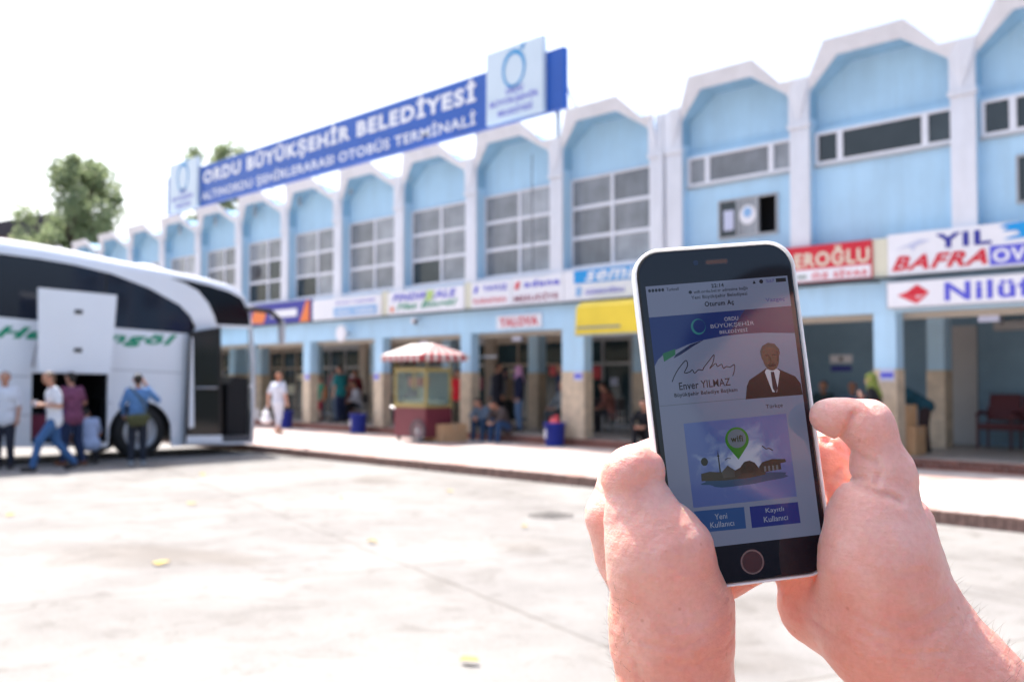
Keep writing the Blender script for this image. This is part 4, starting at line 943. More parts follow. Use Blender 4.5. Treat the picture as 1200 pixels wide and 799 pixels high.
# ------------------------------------------------------------------ people
SK1 = skin_mat('skin_weathered', (.52, .27, .18), .3, .01, False)
SK2 = skin_mat('skin_fair', (.62, .36, .27), .3, .01, False)
def cloth(name, col, v=.10): return M('cloth_'+name, col, .9, v, 14, .35, 120)
HAIRD, HAIRG, HAIRR = M('hair_dark', (.02, .015, .012), .6, .3, 60), M('hair_grey', (.30, .28, .26), .6, .3, 60), M('hair_red', (.33, .13, .07), .6, .3, 60)
SHOED, SHOEB, SHOEW = M('shoe_dark', (.03, .025, .025), .5), M('shoe_brown', (.22, .08, .03), .5), M('shoe_white', (.7, .7, .7), .5)
LCT = thing
def person(label, loc, rz, H=1.75, lean=0.0, pz=.93, turn=0.0, arms=None, legs=None, shirt=None, sleeve=1.0, trouser=None, leglen=1.0,
           hair=HAIRD, hairstyle='short', skin=SK1, shoe=SHOED, group='people at the bus terminal', headf=0.0, skirt=None, fat=1.0, vox=.016):
    """local frame: x right, y forward, z up (metres, for a 1.75 m person, then scaled)"""
    s = H/1.75; t = thing('person', label, 'person', loc, rz, group); k = lambda p: (p[0]*s, p[1]*s, p[2]*s)
    P = Vector((0, 0, pz)); u = Vector((0, sin(lean), cos(lean))); f = Vector((0, cos(lean), -sin(lean))); r = Vector((1, 0, 0))
    if turn: 
        r = Vector((cos(turn), sin(turn), 0)); f = f - f.dot(r)*r
    A = arms or {}; Lg = legs or {}
    sh = {q: P + u*.49 + r*.175*q for q in (-1, 1)}
    el = {q: Vector(A.get(('e', q), sh[q] + r*.06*q - Vector((0, .02, .29)))) for q in (-1, 1)}
    wr = {q: Vector(A.get(('w', q), el[q] + Vector((0, .07, -.24)))) for q in (-1, 1)}
    hp = {q: P + r*.085*q - u*.02 for q in (-1, 1)}
    kn = {q: Vector(Lg.get(('k', q), (.10*q, .02, .50))) for q in (-1, 1)}
    an = {q: Vector(Lg.get(('a', q), (.11*q, -.02, .085))) for q in (-1, 1)}
    to = {q: Vector(Lg.get(('t', q), an[q] + Vector((.02*q, .17, -.045)))) for q in (-1, 1)}
    hu = (u + f*headf).normalized(); N = P + u*.53; Hd = N + hu*.165 + f*.02
    def sc(ps): return [(k(a), k(b), ra*s, rb*s) for a, b, ra, rb in ps]
    torso = [(P-r*.07, P+r*.07, .105*fat, .105*fat), (P+u*.18-r*.05, P+u*.18+r*.05, .105*fat, .105*fat), (P+u*.36-r*.085, P+u*.36+r*.085, .11*fat, .11*fat), (P+u*.45-r*.12, P+u*.45+r*.12, .075, .075), (P, P+u*.40, .11*fat, .12*fat)]
    body = list(torso) + [(N-u*.06, Hd-hu*.05, .056, .052), (Hd+hu*.025-f*.012, Hd+hu*.03+f*.012, .088, .086), (Hd-hu*.05+f*.03, Hd-hu*.06+f*.04, .062, .05),
                          (Hd-hu*.005+f*.098, Hd-hu*.035+f*.108, .010, .016), (Hd-r*.088-hu*.01, Hd-r*.09+hu*.02, .014, .018), (Hd+r*.088-hu*.01, Hd+r*.09+hu*.02, .014, .018)]
    armp = {}; legp = {}
    for q in (-1, 1):
        armp[q] = [(sh[q], el[q], .052, .041), (el[q], wr[q], .041, .028)]; body += armp[q]
        d = (wr[q]-el[q]).normalized(); c = wr[q] + d*.045; body.append((wr[q]+d*.01, c, .028, .034))
        pa = d.orthogonal().normalized() if abs(d.z) < .3 else d.cross(r).cross(d).normalized() if False else (f - f.dot(d)*d).normalized() if (f - f.dot(d)*d).length > .1 else r
        nb = d.cross(pa).normalized()
        for i, L in enumerate((.055, .068, .064, .05)):
            b0 = c + pa*(.024-.016*i) + d*.02; body.append((b0, b0 + d*L*.6 - nb*q*L*.25, .011, .010)); body.append((b0 + d*L*.6 - nb*q*L*.25, b0 + d*L*.85 - nb*q*L*.6, .010, .009))
        body.append((c-d*.01+pa*.03, c+d*.03+pa*.052, .013, .011))
        legp[q] = [(hp[q], kn[q], .088*fat, .060), (kn[q], kn[q]*.55+an[q]*.45, .058, .058), (kn[q], an[q], .056, .040)]; body += legp[q]; body.append((an[q]-Vector((0, .02, .035)), to[q], .045, .034))
    sdf_obj('body', skin, t, [(.025*s, sc(body))], vox*.8, .02)
    inf = lambda ps, e: [(a, b, ra+e, rb+e) for a, b, ra, rb in ps]
    if shirt:
        ps = inf(torso, .016) + [(P-r*.07-u*.06, P+r*.07-u*.06, .118*fat, .118*fat)]
        for q in (-1, 1):
            a1 = inf(armp[q], .014)
            if sleeve >= 1: ps += a1[:1] + [(el[q], el[q].lerp(wr[q], .9), .054, .042)]
            else: ps += [(sh[q], sh[q].lerp(el[q], sleeve), .066, .060)]
        sdf_obj('shirt', shirt, t, [(.03*s, sc(ps))], vox, .02)
    if trouser:
        ps = [(P-r*.07-u*.02, P+r*.07-u*.02, .118*fat, .118*fat)]
        for q in (-1, 1):
            ps += [(hp[q], kn[q], .102*fat, .076)]
            if leglen >= 1: ps += [(kn[q], an[q]+Vector((0, 0, .0)), .074, .058)]
            elif leglen > .5: ps += [(kn[q], kn[q].lerp(an[q], leglen*2-1.2), .074, .066)]
        sdf_obj('trousers', trouser, t, [(.02*s, sc(ps))], vox, .02)
    if skirt:
        sdf_obj('coat', skirt, t, [(.05*s, sc([(P-r*.06, P+r*.06, .13, .13), (P, Vector((0, .02, .35)), .14, .19)] + inf(torso, .02)))], vox, .02)
    sdf_obj('shoes', shoe, t, [(.005, sc([(an[q]-Vector((0, .025, .04)), to[q], .052, .041) for q in (-1, 1)]))], vox*.8, .004)
    if hairstyle == 'short': hp_ = [(Hd+hu*.042-f*.03, Hd+hu*.045-f*.005, .088, .086), (Hd-hu*.03-f*.05, Hd-hu*.01-f*.05, .055, .06)]
    elif hairstyle == 'long': hp_ = [(Hd+hu*.042-f*.03, Hd+hu*.045, .092, .09), (Hd-f*.06, Hd-hu*.16-f*.07, .085, .055)]
    elif hairstyle == 'scarf': hp_ = [(Hd+hu*.03-f*.015, Hd+hu*.035, .104, .100), (Hd-hu*.05-f*.02, N-u*.02, .098, .12), (N, P+u*.40-f*.03, .11, .13)]
    else: hp_ = None
    if hp_: sdf_obj('headscarf' if hairstyle == 'scarf' else 'hair', hair, t, [(.02, sc(hp_))], vox*.8, .01)
    m = MB()
    for q in (-1, 1): m.sphere(k(Hd + hu*.012 + f*.078 + r*.032*q), .011*s, 8, 6)
    m.build('eyes', M('eye_dark', (.03, .02, .02), .2), t, world=False, smooth=True); 
    m = MB().tube([k(Hd-hu*.062+f*.082-r*.022), k(Hd-hu*.064+f*.090), k(Hd-hu*.062+f*.082+r*.022)], .006*s, 6); m.build('mouth', M('lips', (.35, .12, .10), .5), t, world=False)
    return t, dict(P=P, Hd=Hd, sh=sh, wr=wr, el=el, s=s, t=t, u=u, f=f, r=r, hu=hu)
def face_dir(dx, dy): return math.atan2(dy, dx) - pi/2      # rz so that local +y looks along (dx, dy)

# group beside the coach
person('man in white short-sleeved shirt and dark trousers standing at the far left beside the coach', (-20.3, 6.03, 0), face_dir(.75, -.5), 1.80,
       shirt=cloth('white', (.70, .73, .80)), sleeve=.9, trouser=cloth('charcoal', (.025, .028, .045)), hair=HAIRG, fat=1.12)
_, J = person('man in white polo and blue jeans striding left while holding a drink', (-19.3, 6.58, 0), face_dir(-.15, -1), 1.80, lean=.06,
       legs={('k', -1): (-.09, .26, .53), ('a', -1): (-.10, .36, .10), ('k', 1): (.09, -.05, .50), ('a', 1): (.10, -.36, .13), ('t', 1): (.10, -.22, .04)},
       arms={('e', 1): (.27, -.02, 1.14), ('w', 1): (.22, .24, 1.18), ('e', -1): (-.25, -.04, 1.14), ('w', -1): (-.17, .22, 1.16)},
       shirt=cloth('white_polo', (.74, .76, .82)), sleeve=.75, trouser=cloth('blue_jeans', (.05, .13, .30), .25), hair=M('hair_brown', (.12, .07, .04), .6), shoe=SHOED, headf=.25)
t = thing('drink_cup', 'small white cup in the hands of the man in jeans', 'cup', (-19.27, 6.23, 1.16)); MB().loft([[(r_*cos(2*pi*k/14), r_*sin(2*pi*k/14), z_) for r_, z_ in ((.025, 0), (.035, .11), (.035, .115), (.0, .115))] for k in range(15)], closed=False, caps=False).build('cup_body', SIGNW, t, world=False, smooth=True)
person('man in maroon checked shirt and navy trousers standing at the open luggage bay', (-20.15, 7.22, 0), face_dir(-.9, -.25), 1.80, lean=.12,
       arms={('e', 1): (.30, .10, 1.16), ('w', 1): (.26, .34, 1.10), ('e', -1): (-.26, .10, 1.14), ('w', -1): (-.2, .34, 1.06)},
       legs={('k', 1): (.12, .03, .5), ('a', 1): (.18, -.06, .085), ('k', -1): (-.1, .1, .5), ('a', -1): (-.12, .12, .085)},
       shirt=cloth('maroon_check', (.20, .06, .12), .35), sleeve=.7, trouser=cloth('navy', (.02, .035, .09)), shoe=SHOEB, fat=1.05)
person('man in pale blue shirt crouching before the luggage bay', (-20.35, 7.62, 0), face_dir(-1, .1), 1.74, lean=.55, pz=.42,
       arms={('e', 1): (.27, .38, .58), ('w', 1): (.22, .55, .42), ('e', -1): (-.27, .38, .58), ('w', -1): (-.2, .55, .42)},
       legs={('k', 1): (.17, .42, .50), ('a', 1): (.14, .12, .10), ('k', -1): (-.17, .42, .50), ('a', -1): (-.14, .12, .10)},
       shirt=cloth('pale_blue', (.38, .46, .66)), sleeve=.8, trouser=cloth('black', (.02, .02, .025)), headf=.4)
_, J = person('man in blue denim shirt with olive shoulder bag phoning by the front wheel', (-19.5, 8.2, 0), face_dir(-1, .35), 1.76,
       arms={('e', 1): (.37, .10, 1.24), ('w', 1): (.16, .10, 1.52), ('e', -1): (-.28, .06, 1.14), ('w', -1): (-.24, .22, .96)},
       shirt=cloth('denim', (.10, .22, .45), .2), sleeve=1, trouser=cloth('dark_indigo', (.02, .025, .04)), shoe=M('shoe_grey', (.35, .38, .4), .5))
sb = thing('shoulder_bag', 'olive shoulder bag hanging at the hip of the man on the phone', 'bag', (-19.5, 8.2, 0), face_dir(-1, .35))
sdf_obj('bag_body', cloth('olive', (.075, .08, .035), .2), sb, [(.03, [((-.14, -.20, .90), (.14, -.20, .92), .09, .08), ((-.12, -.19, .82), (.10, -.19, .84), .075, .07)])], .015, .02)
MB().tube([(.15, -.20, .94), (.10, -.16, 1.2), (-.02, -.155, 1.36), (-.14, -.06, 1.50), (-.12, .1, 1.42), (-.02, .165, 1.2), (.14, .12, .98)], .016, 6).build('strap', cloth('olive', ()), sb, world=False)

# walking on the pavement
person('woman in white blouse and white trousers walking away with a white bag', (-25.28, 14.6, .15), face_dir(-.5, 1), 1.68,
       legs={('k', -1): (-.08, .10, .5), ('a', -1): (-.05, .16, .085), ('k', 1): (.08, -.03, .5), ('a', 1): (.05, -.16, .11)},
       arms={('e', -1): (-.30, -.05, 1.13), ('w', -1): (-.34, .0, .88), ('e', 1): (.28, -.06, 1.12), ('w', 1): (.30, .0, .88)},
       shirt=cloth('white_blouse', (.62, .65, .74)), sleeve=.75, trouser=cloth('white_linen', (.62, .64, .72)), leglen=.88, hair=HAIRR, skin=SK2, shoe=M('sandal', (.5, .3, .2), .6), fat=1.08)
t = thing('plastic_bag', 'white plastic carrier bag held by the walking woman in white', 'bag', (-25.62, 14.42, .15))
sdf_obj('bag_body', M('white_plastic', (.75, .75, .78), .4, .04, 8), t, [(.03, [((-.10, 0, .38), (.10, .0, .38), .10, .10), ((-.08, 0, .55), (.08, 0, .54), .075, .07), ((0, 0, .62), (0, 0, .72), .04, .025)])], .014, .03)

G2 = 'people waiting in the terminal arcade'
chair(-28.42, 19.0, face_dir(.6, -1), 'dark chair under the seated person in the arcade behind the bin'); chair(-27.78, 19.0, face_dir(-.3, -1), 'dark chair under the person in white in the arcade')
SEAT = dict(pz=.50, legs={('k', 1): (.12, .42, .50), ('a', 1): (.12, .40, .085), ('k', -1): (-.12, .42, .50), ('a', -1): (-.12, .40, .085)},
            arms={('e', 1): (.24, .10, .78), ('w', 1): (.14, .34, .62), ('e', -1): (-.24, .10, .78), ('w', -1): (-.14, .34, .62)})
person('child in green shirt and red shorts standing beside an arcade pillar', (-28.0, 17.6, .32), face_dir(.3, -1), 1.42, shirt=cloth('mint', (.10, .42, .26)), sleeve=.6, trouser=cloth('red', (.50, .02, .04)), leglen=.4, skin=SK2, group=G2)
person('person in pale grey-green top standing between the child and the adult in teal', (-27.6, 18.0, .32), face_dir(-.2, -1), 1.60, shirt=cloth('sea_grey', (.28, .42, .42)), sleeve=.9, trouser=cloth('grey_blue', (.15, .2, .26)), hairstyle='long', group=G2)
person('person in plain dark clothes sitting deep in the arcade left of the popcorn cart', (-25.6, 19.6, .32), face_dir(.3, -1), 1.72, shirt=cloth('plum', (.10, .03, .07)), trouser=cloth('dark_grey0', (.05, .05, .055)), group=G2, **SEAT)
chair(-25.6, 19.6, face_dir(.3, -1), 'dark chair deep in the arcade left of the popcorn cart')
person('man in pale shirt standing deep in the arcade behind the white-sleeved sitter', (-27.3, 20.2, .32), face_dir(.8, -.6), 1.76, shirt=cloth('pale_khaki', (.34, .33, .28)), trouser=cloth('navy3', (.012, .02, .06)), group=G2)
person('man in dark blue shirt standing deep in the arcade beside the pink headscarf', (-18.9, 19.3, .32), face_dir(-.6, -.8), 1.76, shirt=cloth('deep_blue', (.02, .04, .12)), trouser=cloth('black12', (.015, .015, .02)), group=G2)
person('woman in beige coat and dark headscarf deep in the arcade behind the dark jacket', (-21.6, 19.8, .32), face_dir(.5, -.8), 1.62, shirt=cloth('beige_coat', (.26, .20, .14)), trouser=cloth('black13', (.02, .02, .02)), hair=cloth('dark_scarf', (.05, .03, .06)), hairstyle='scarf', group=G2)
person('boy in orange shirt standing between child in green and the seated people', (-28.9, 18.3, .32), face_dir(.2, -1), 1.35, shirt=cloth('orange_shirt', (.45, .15, .03)), trouser=cloth('grey14', (.1, .1, .12)), group=G2)
person('person in grey top standing beside the man in the black jacket', (-20.95, 18.9, .32), face_dir(.2, -1), 1.70, shirt=cloth('mid_grey', (.16, .17, .19)), trouser=cloth('black3', (.015, .015, .022)), group=G2)
person('woman in dark red dress standing in the arcade by the shop glass', (-29.2, 19.8, .32), face_dir(.8, -.6), 1.64, shirt=cloth('dark_red', (.22, .02, .03)), trouser=cloth('dark_red2', (.16, .02, .03)), hairstyle='long', group=G2)
person('adult in teal shirt and navy trousers standing side-on in the arcade', (-26.95, 17.75, .32), face_dir(-1, -.2), 1.78, lean=.06, shirt=cloth('teal', (.01, .17, .18)), sleeve=.9, trouser=cloth('navy2', (.012, .02, .06)), group=G2)
person('seated person with red-brown clothes in the arcade behind the bin', (-28.42, 19.0, .32), face_dir(.6, -1), 1.7, shirt=cloth('rust', (.20, .07, .05)), trouser=cloth('dark_grey', (.05, .05, .055)), group=G2, **SEAT)
person('seated man in white shirt and dark trousers leaning forward in the arcade', (-27.78, 19.0, .32), face_dir(-.3, -1), 1.75, lean=.25, shirt=cloth('off_white', (.55, .56, .62)), trouser=cloth('black2', (.015, .015, .02)), group=G2, **SEAT)
person('person in bright red shirt standing behind the popcorn cart', (-22.05, 18.4, .32), face_dir(.2, -1), 1.62, shirt=cloth('bright_red', (.65, .015, .03)), sleeve=.6, trouser=cloth('khaki', (.10, .09, .06)), hairstyle='long', group=G2)
STEP = dict(pz=.28, legs={('k', 1): (.17, .34, .42), ('a', 1): (.15, .38, -.08), ('k', -1): (-.17, .34, .42), ('a', -1): (-.15, .38, -.08)})
person('young man in grey-blue shirt sitting on the step, right beside the carton', (-19.05, 16.85, .22), face_dir(.1, -1), 1.72, lean=.45, shirt=cloth('slate', (.12, .17, .24), .3), trouser=cloth('blue_jeans2', (.03, .07, .14), .2), headf=.3,
       arms={('e', 1): (.26, .32, .55), ('w', 1): (.06, .42, .48), ('e', -1): (-.26, .32, .55), ('w', -1): (-.06, .44, .50)}, group=G2, **STEP)
person('young man in dark shirt and jeans sitting on the step nearer the marble pillar', (-18.35, 16.85, .22), face_dir(-.15, -1), 1.74, lean=.50, shirt=cloth('brown_dark', (.10, .075, .07), .3), trouser=cloth('blue_jeans3', (.04, .09, .20), .2), headf=.5,
       arms={('e', 1): (.26, .34, .52), ('w', 1): (.10, .46, .40), ('e', -1): (-.26, .34, .52), ('w', -1): (-.10, .46, .40)}, group=G2, **STEP)
person('man in black jacket and black trousers standing behind the two seated on the step', (-20.4, 18.4, .32), face_dir(.5, 1), 1.78, shirt=cloth('black_jacket', (.012, .012, .022)), trouser=cloth('black3', (.015, .015, .022)), group=G2, fat=1.15)
person('woman in pink headscarf, navy coat and jeans standing in the arcade', (-19.35, 18.2, .32), face_dir(-.6, -.8), 1.68, shirt=cloth('navy_coat', (.015, .02, .06)), trouser=cloth('light_jeans', (.16, .25, .42), .2), hair=cloth('pink', (.60, .30, .52)), hairstyle='scarf', skin=SK2, group=G2)
chair(-18.15, 18.6, face_dir(-.2, -1), 'dark chair behind the bin with the red bag')
person('seated man in grey shirt behind the bin with the red bag', (-18.15, 18.6, .32), face_dir(-.2, -1), 1.72, shirt=cloth('grey_shirt', (.25, .28, .30)), trouser=cloth('grey_tr', (.08, .09, .1)), group=G2, **SEAT)
chair(-17.1, 19.3, face_dir(-1, -.3), 'dark chair before the teal shop glass under the yellow awning'); chair(-17.9, 19.6, face_dir(1, -.3), 'second dark chair before the teal shop glass, nearer the marble pillar')
person('person with reddish-brown sleeves sitting in front of the teal shop glass', (-17.1, 19.3, .32), face_dir(-1, -.3), 1.75, lean=.35, shirt=cloth('red_brown', (.24, .09, .07)), trouser=cloth('black4', (.02, .018, .02)), group=G2, **SEAT)
person('person in black sitting on the step right beside the phone edge', (-13.98, 16.9, .22), face_dir(.3, -1), 1.7, lean=.3, shirt=cloth('black5', (.012, .012, .015)), trouser=cloth('black6', (.015, .015, .018)), group=G2,
       arms={('e', 1): (.26, .3, .55), ('w', 1): (.1, .42, .46), ('e', -1): (-.26, .3, .55), ('w', -1): (-.1, .42, .46)}, **STEP)
chair(-11.95, 20.5, face_dir(.2, -1), 'dark chair against the blue wall below the small poster'); chair(-11.25, 20.5, face_dir(.0, -1), 'dark chair against the blue wall right of the small poster')
person('dark haired person sitting below the small wall poster', (-11.95, 20.5, .32), face_dir(.2, -1), 1.72, shirt=cloth('dark_teal', (.03, .06, .07)), trouser=cloth('black7', (.02, .02, .02)), group=G2, **SEAT)
person('bald reddish faced man sitting against the blue wall beside the poster', (-11.25, 20.5, .32), face_dir(.0, -1), 1.70, shirt=cloth('mid_blue', (.12, .2, .3)), trouser=cloth('black8', (.02, .02, .02)), hairstyle='none', group=G2, **SEAT)
person('woman in olive green headscarf and black coat standing by the pillar behind the thumb', (-8.60, 16.45, .15), face_dir(-1, -.2), 1.62, lean=.1, shirt=cloth('black9', (.015, .015, .018)), trouser=cloth('black10', (.015, .015, .018)), hair=cloth('olive_scarf', (.20, .24, .05), .3), hairstyle='scarf', skin=SK2, group=G2,
       arms={('e', 1): (.24, .12, 1.12), ('w', 1): (.08, .26, 1.30)})
person('man in dark blue and green shirt bending over the stacked cartons', (-8.70, 18.45, .32), face_dir(-.8, -.6), 1.72, lean=1.05, pz=.88, shirt=cloth('blue_green', (.02, .09, .13), .3), sleeve=.7, trouser=cloth('dark_brown', (.05, .03, .03)), group=G2,
       arms={('e', 1): (.24, .42, .85), ('w', 1): (.16, .55, .66), ('e', -1): (-.24, .42, .85), ('w', -1): (-.16, .55, .66)})
# ------------------------------------------------------------------ phone, held upright
PM = Matrix(((0.56502, -0.12093, 0.81617, -0.28772), (0.82033, -0.02357, -0.5714, 0.40903), (0.08834, 0.99238, 0.08589, 1.63472), (0, 0, 0, 1)))
phone = thing('smartphone', 'black fronted smartphone in a clear case showing a login page, held by two hands', 'phone'); phone.matrix_world = PM
mm_ = .001
def rrect(w, h, r, z, n=9):
    pts = []
    for cx, cy, a0 in ((w/2-r, h/2-r, 0), (-w/2+r, h/2-r, 90), (-w/2+r, -h/2+r, 180), (w/2-r, -h/2+r, 270)):
        for k in range(n): a = R_(a0+90*k/(n-1)); pts.append(((cx+r*cos(a))*mm_, (cy+r*sin(a))*mm_, z*mm_))
    return pts
GLASSB = M('black_phone_glass', (.006, .008, .014), .05, spec=.5)
MB().loft([rrect(73.5, 153.5, 10, -3.7), rrect(77.3, 157.5, 12, -2.2), rrect(77.9, 158.2, 12.3, 0), rrect(77.6, 158, 12.2, 1.6)]).build('phone_body', M('phone_shell', (.03, .03, .035), .3, metal=.5), phone, world=False, smooth=False)
MB().loft([rrect(77.55, 157.9, 12.1, 1.61), rrect(77.4, 157.8, 12, 2.6), rrect(76.6, 157.0, 11.7, 3.25), rrect(75.2, 155.6, 11.2, 3.5)]).build('front_glass', GLASSB, phone, world=False, smooth=False)
# clear rubbery case: back, side wall, raised lip
CASE = bpy.data.materials.new('clear_case'); CASE.use_nodes = True
_n, _l = CASE.node_tree.nodes, CASE.node_tree.links; _b = _n['Principled BSDF']
_b.inputs['Base Color'].default_value = (.95, .95, .97, 1); _b.inputs['Roughness'].default_value = .16; _b.inputs['Transmission Weight'].default_value = .08
_b.inputs['IOR'].default_value = 1.35; _b.inputs['Subsurface Weight'].default_value = .9; _b.inputs['Subsurface Scale'].default_value = .004; _b.inputs['Subsurface Radius'].default_value = (1, 1, 1); _b.inputs['Coat Weight'].default_value = .6
_tc = _n.new('ShaderNodeTexCoord'); _w = _n.new('ShaderNodeTexNoise'); _w.inputs['Scale'].default_value = 260; _l.new(_tc.outputs['Object'], _w.inputs['Vector'])
_bp = _n.new('ShaderNodeBump'); _bp.inputs['Strength'].default_value = .35; _bp.inputs['Distance'].default_value = .0008; _l.new(_w.outputs[0], _bp.inputs['Height']); _l.new(_bp.outputs[0], _b.inputs['Normal'])
ws = [rrect(70, 150, 10, -5.2), rrect(78.4, 158.6, 12.7, -5.0), rrect(80.4, 160.7, 13.4, -3.2), rrect(81.0, 161.3, 13.7, 0), rrect(80.7, 161.0, 13.5, 3.0), rrect(80.1, 160.4, 13.2, 4.0), rrect(79.2, 159.5, 12.8, 4.1), rrect(78.6, 158.9, 12.5, 3.6), rrect(78.1, 158.4, 12.35, 1.5)]
MB().loft(ws, caps=False).add(rrect(70, 150, 10, -5.2), [tuple(range(36))]).build('clear_case', CASE, phone, world=False, smooth=True)
# earpiece, camera, home button
fl = lambda k: (lambda u, v, w=0: (u*mm_, v*mm_, (3.5+.03*k+.0)*mm_))
def stadium(cx, cy, w, h, n=8): 
    r = h/2; return [(cx+w/2-r+r*cos(R_(-90+180*k/n)), cy+r*sin(R_(-90+180*k/n))) for k in range(n+1)] + [(cx-w/2+r+r*cos(R_(90+180*k/n)), cy+r*sin(R_(90+180*k/n))) for k in range(n+1)]
def flat(pts, mat, k, name, parent=phone, holes=()):
    m = MB(); loops = [pts]+list(holes); tri = tessellate_polygon([[Vector((p[0], p[1], 0)) for p in L] for L in loops])
    P_ = [p for L in loops for p in L]; f = fl(k); m.add([f(p[0], p[1]) for p in P_], [tuple(t) for t in tri]); o = m.build(name, mat, parent, world=False, fix=True)
    me = o.data
    if sum(p.normal.z for p in me.polygons) < 0: me.flip_normals()
    return o
flat(stadium(0.9, 72.0, 10.5, 1.7), M('earpiece_mesh', (.10, .06, .05), .4, metal=.4), 1, 'earpiece')
flat(stadium(.9, 72.0, 12, 2.8), M('earpiece_rim', (.03, .03, .035), .2), .5, 'earpiece_rim')
flat(stadium(-9.5, 72.2, 2.6, 2.6), M('lens_dark', (.01, .02, .05), .05), 1, 'front_camera')
c0 = [(0.3+5.7*cos(2*pi*k/40), -70.4+5.7*sin(2*pi*k/40)) for k in range(40)]; c1 = [(0.3+4.9*cos(2*pi*k/40), -70.4+4.9*sin(2*pi*k/40)) for k in range(40)]
hb = flat(c1, M('home_button_glass', (.05, .015, .018), .12, spec=.8, coat=1), .5, 'home_button'); flat(c0, M('home_ring', (.28, .20, .20), .25, metal=.8), 1, 'home_ring', hb, [c1])
# screen: every flat print glows as dimly as the display does in sunlight
def E(name, col, g=1.0):
    if not col: return M('display_'+name)
    return M('display_'+name, tuple(c*.10 for c in col), .07, emit=col, es=.074*g, spec=.5)
WH = E('white', (.40, .47, .72)); 
sx0, sx1, sy0, sy1 = -35.6, 35.6, -61.6, 62.6
scr = flat([(sx0, sy0), (sx1, sy0), (sx1, sy1), (sx0, sy1)], WH, 1, 'screen')
def U(pts, mat, k, name='interface_shape', holes=()): return flat(pts, mat, k, name, scr, holes)
def T(txt, x, y, w, h, mat, k=4, bold=.01, shear=0.0): return lettering(scr, txt, x, y, w, h, mat, fl(k), bold, shear, 'lettering', world=False)
DK, PU, WT = E('ink', (.02, .025, .05)), E('link_violet', (.16, .14, .55)), E('soft_white', (1.1, 1.1, 1.3))
BAN, BAN2, GRN, NAV = E('banner_blue', (.03, .07, .34)), E('banner_dusk', (.09, .05, .19)), E('banner_green', (.04, .30, .14)), E('banner_navy', (.03, .05, .18))
T('●●●●●  Turkcell', -34.5, 59.6, 15, 1.6, DK); T('22:14', -3.2, 59.5, 6.2, 1.9, DK, bold=.03); U([(29.5, 59.8), (34.6, 59.8), (34.6, 61.6), (29.5, 61.6)], DK, 4, 'battery_icon')
U(stadium(22, 60.7, 2, 2), DK, 4, 'status_icon'); U([(17.6, 59.9), (19.2, 59.9), (18.4, 61.6)], DK, 4, 'status_icon'); T('%67', 24.4, 59.9, 4.2, 1.6, PU)
T('● wifi.ordu.bel.tr adresine bağlı', -14.8, 57.0, 29.5, 2.0, DK); T('Yeni Büyükşehir Belediyesi', -13.8, 54.2, 28, 2.1, DK)
T('Oturum Aç', -7.6, 50.2, 14.6, 2.9, DK, bold=.025); T('Vazgeç', 23, 50.0, 9.8, 2.5, PU)
U([(sx0, 30), (sx0, 24.5), (-33.5, 27.5), (-30.8, 29.5), (-24.8, 31.2), (-18, 33.4), (-10.1, 34.9), (0, 35.9), (10, 36.2), (20, 35.9), (sx1, 34.4), (sx1, 47.7), (sx0, 47.7)], BAN, 2, 'banner')
U([(2, 36.0), (10, 36.2), (20, 35.9), (sx1, 34.4), (sx1, 47.7), (12, 47.7)], BAN2, 3, 'banner_shade')
U([(-31, 30.1), (-24.6, 31.8), (-24.9, 29.0), (-30.8, 26.2)], GRN, 4, 'banner_ribbon'); U([(-26, 27.4), (-24.6, 29.2), (-17, 33.2), (-10.1, 34.9), (-16, 32.2), (-22, 29.0)], NAV, 5, 'banner_ribbon')
rg0 = [(-12.1+3.6*cos(2*pi*k/30), 41.4+3.8*sin(2*pi*k/30)) for k in range(30)]; rg1 = [(-11.6+3.0*cos(2*pi*k/30), 41.6+3.2*sin(2*pi*k/30)) for k in range(30)]
U(rg0, E('ring_teal', (.08, .45, .48)), 4, 'ring_emblem', [rg1])
PT = E('banner_text', (.75, .75, .95)); T('ORDU', 1.2, 43.0, 7, 1.9, PT); T('BÜYÜKŞEHİR', -6, 39.6, 21.8, 2.9, PT, bold=.0); T('BELEDİYESİ', -1.9, 37.1, 14, 2.0, PT)
def stroke(pts, w, mat, k=4, name='signature'):
    m = MB(); P_ = [Vector((p[0], p[1], 0)) for p in pts]; vs = []
    for i, p in enumerate(P_):
        t_ = (P_[min(i+1, len(P_)-1)] - P_[max(i-1, 0)]).normalized(); nrm = Vector((-t_.y, t_.x, 0))*w/2; f = fl(k); vs += [f(*(p+nrm)[:2]), f(*(p-nrm)[:2])]
    m.add(vs, [(2*i, 2*i+1, 2*i+3, 2*i+2) for i in range(len(P_)-1)]); return m.build(name, mat, scr, world=False, fix=False)
def smooth_pts(p, n=5):
    out = []
    for i in range(len(p)-1):
        a, b, c, d = p[max(i-1, 0)], p[i], p[i+1], p[min(i+2, len(p)-1)]
        for k in range(n):
            t_ = k/n; out.append(tuple(.5*((2*b[j])+(-a[j]+c[j])*t_+(2*a[j]-5*b[j]+4*c[j]-d[j])*t_**2+(-a[j]+3*b[j]-3*c[j]+d[j])*t_**3) for j in (0, 1)))
    return out + [p[-1]]
stroke(smooth_pts([(-28, 16.4), (-26.5, 19.2), (-23.9, 22.6), (-20.2, 25.9), (-19.6, 23.5), (-21.5, 20.2), (-19, 20.3), (-17.5, 21.2), (-16.6, 19.6), (-14.5, 21), (-12.6, 20.6), (-11.7, 21.9), (-8.6, 25), (-6.0, 27.4), (-7.1, 23.6), (-9.0, 21.1), (-5.8, 23.2), (-5.0, 21.7), (-2.9, 22.6), (-2.2, 20.6), (-.7, 21.3), (1.2, 20.9), (3.4, 21.9), (3.0, 19), (1.9, 16.6)]), .42, DK)
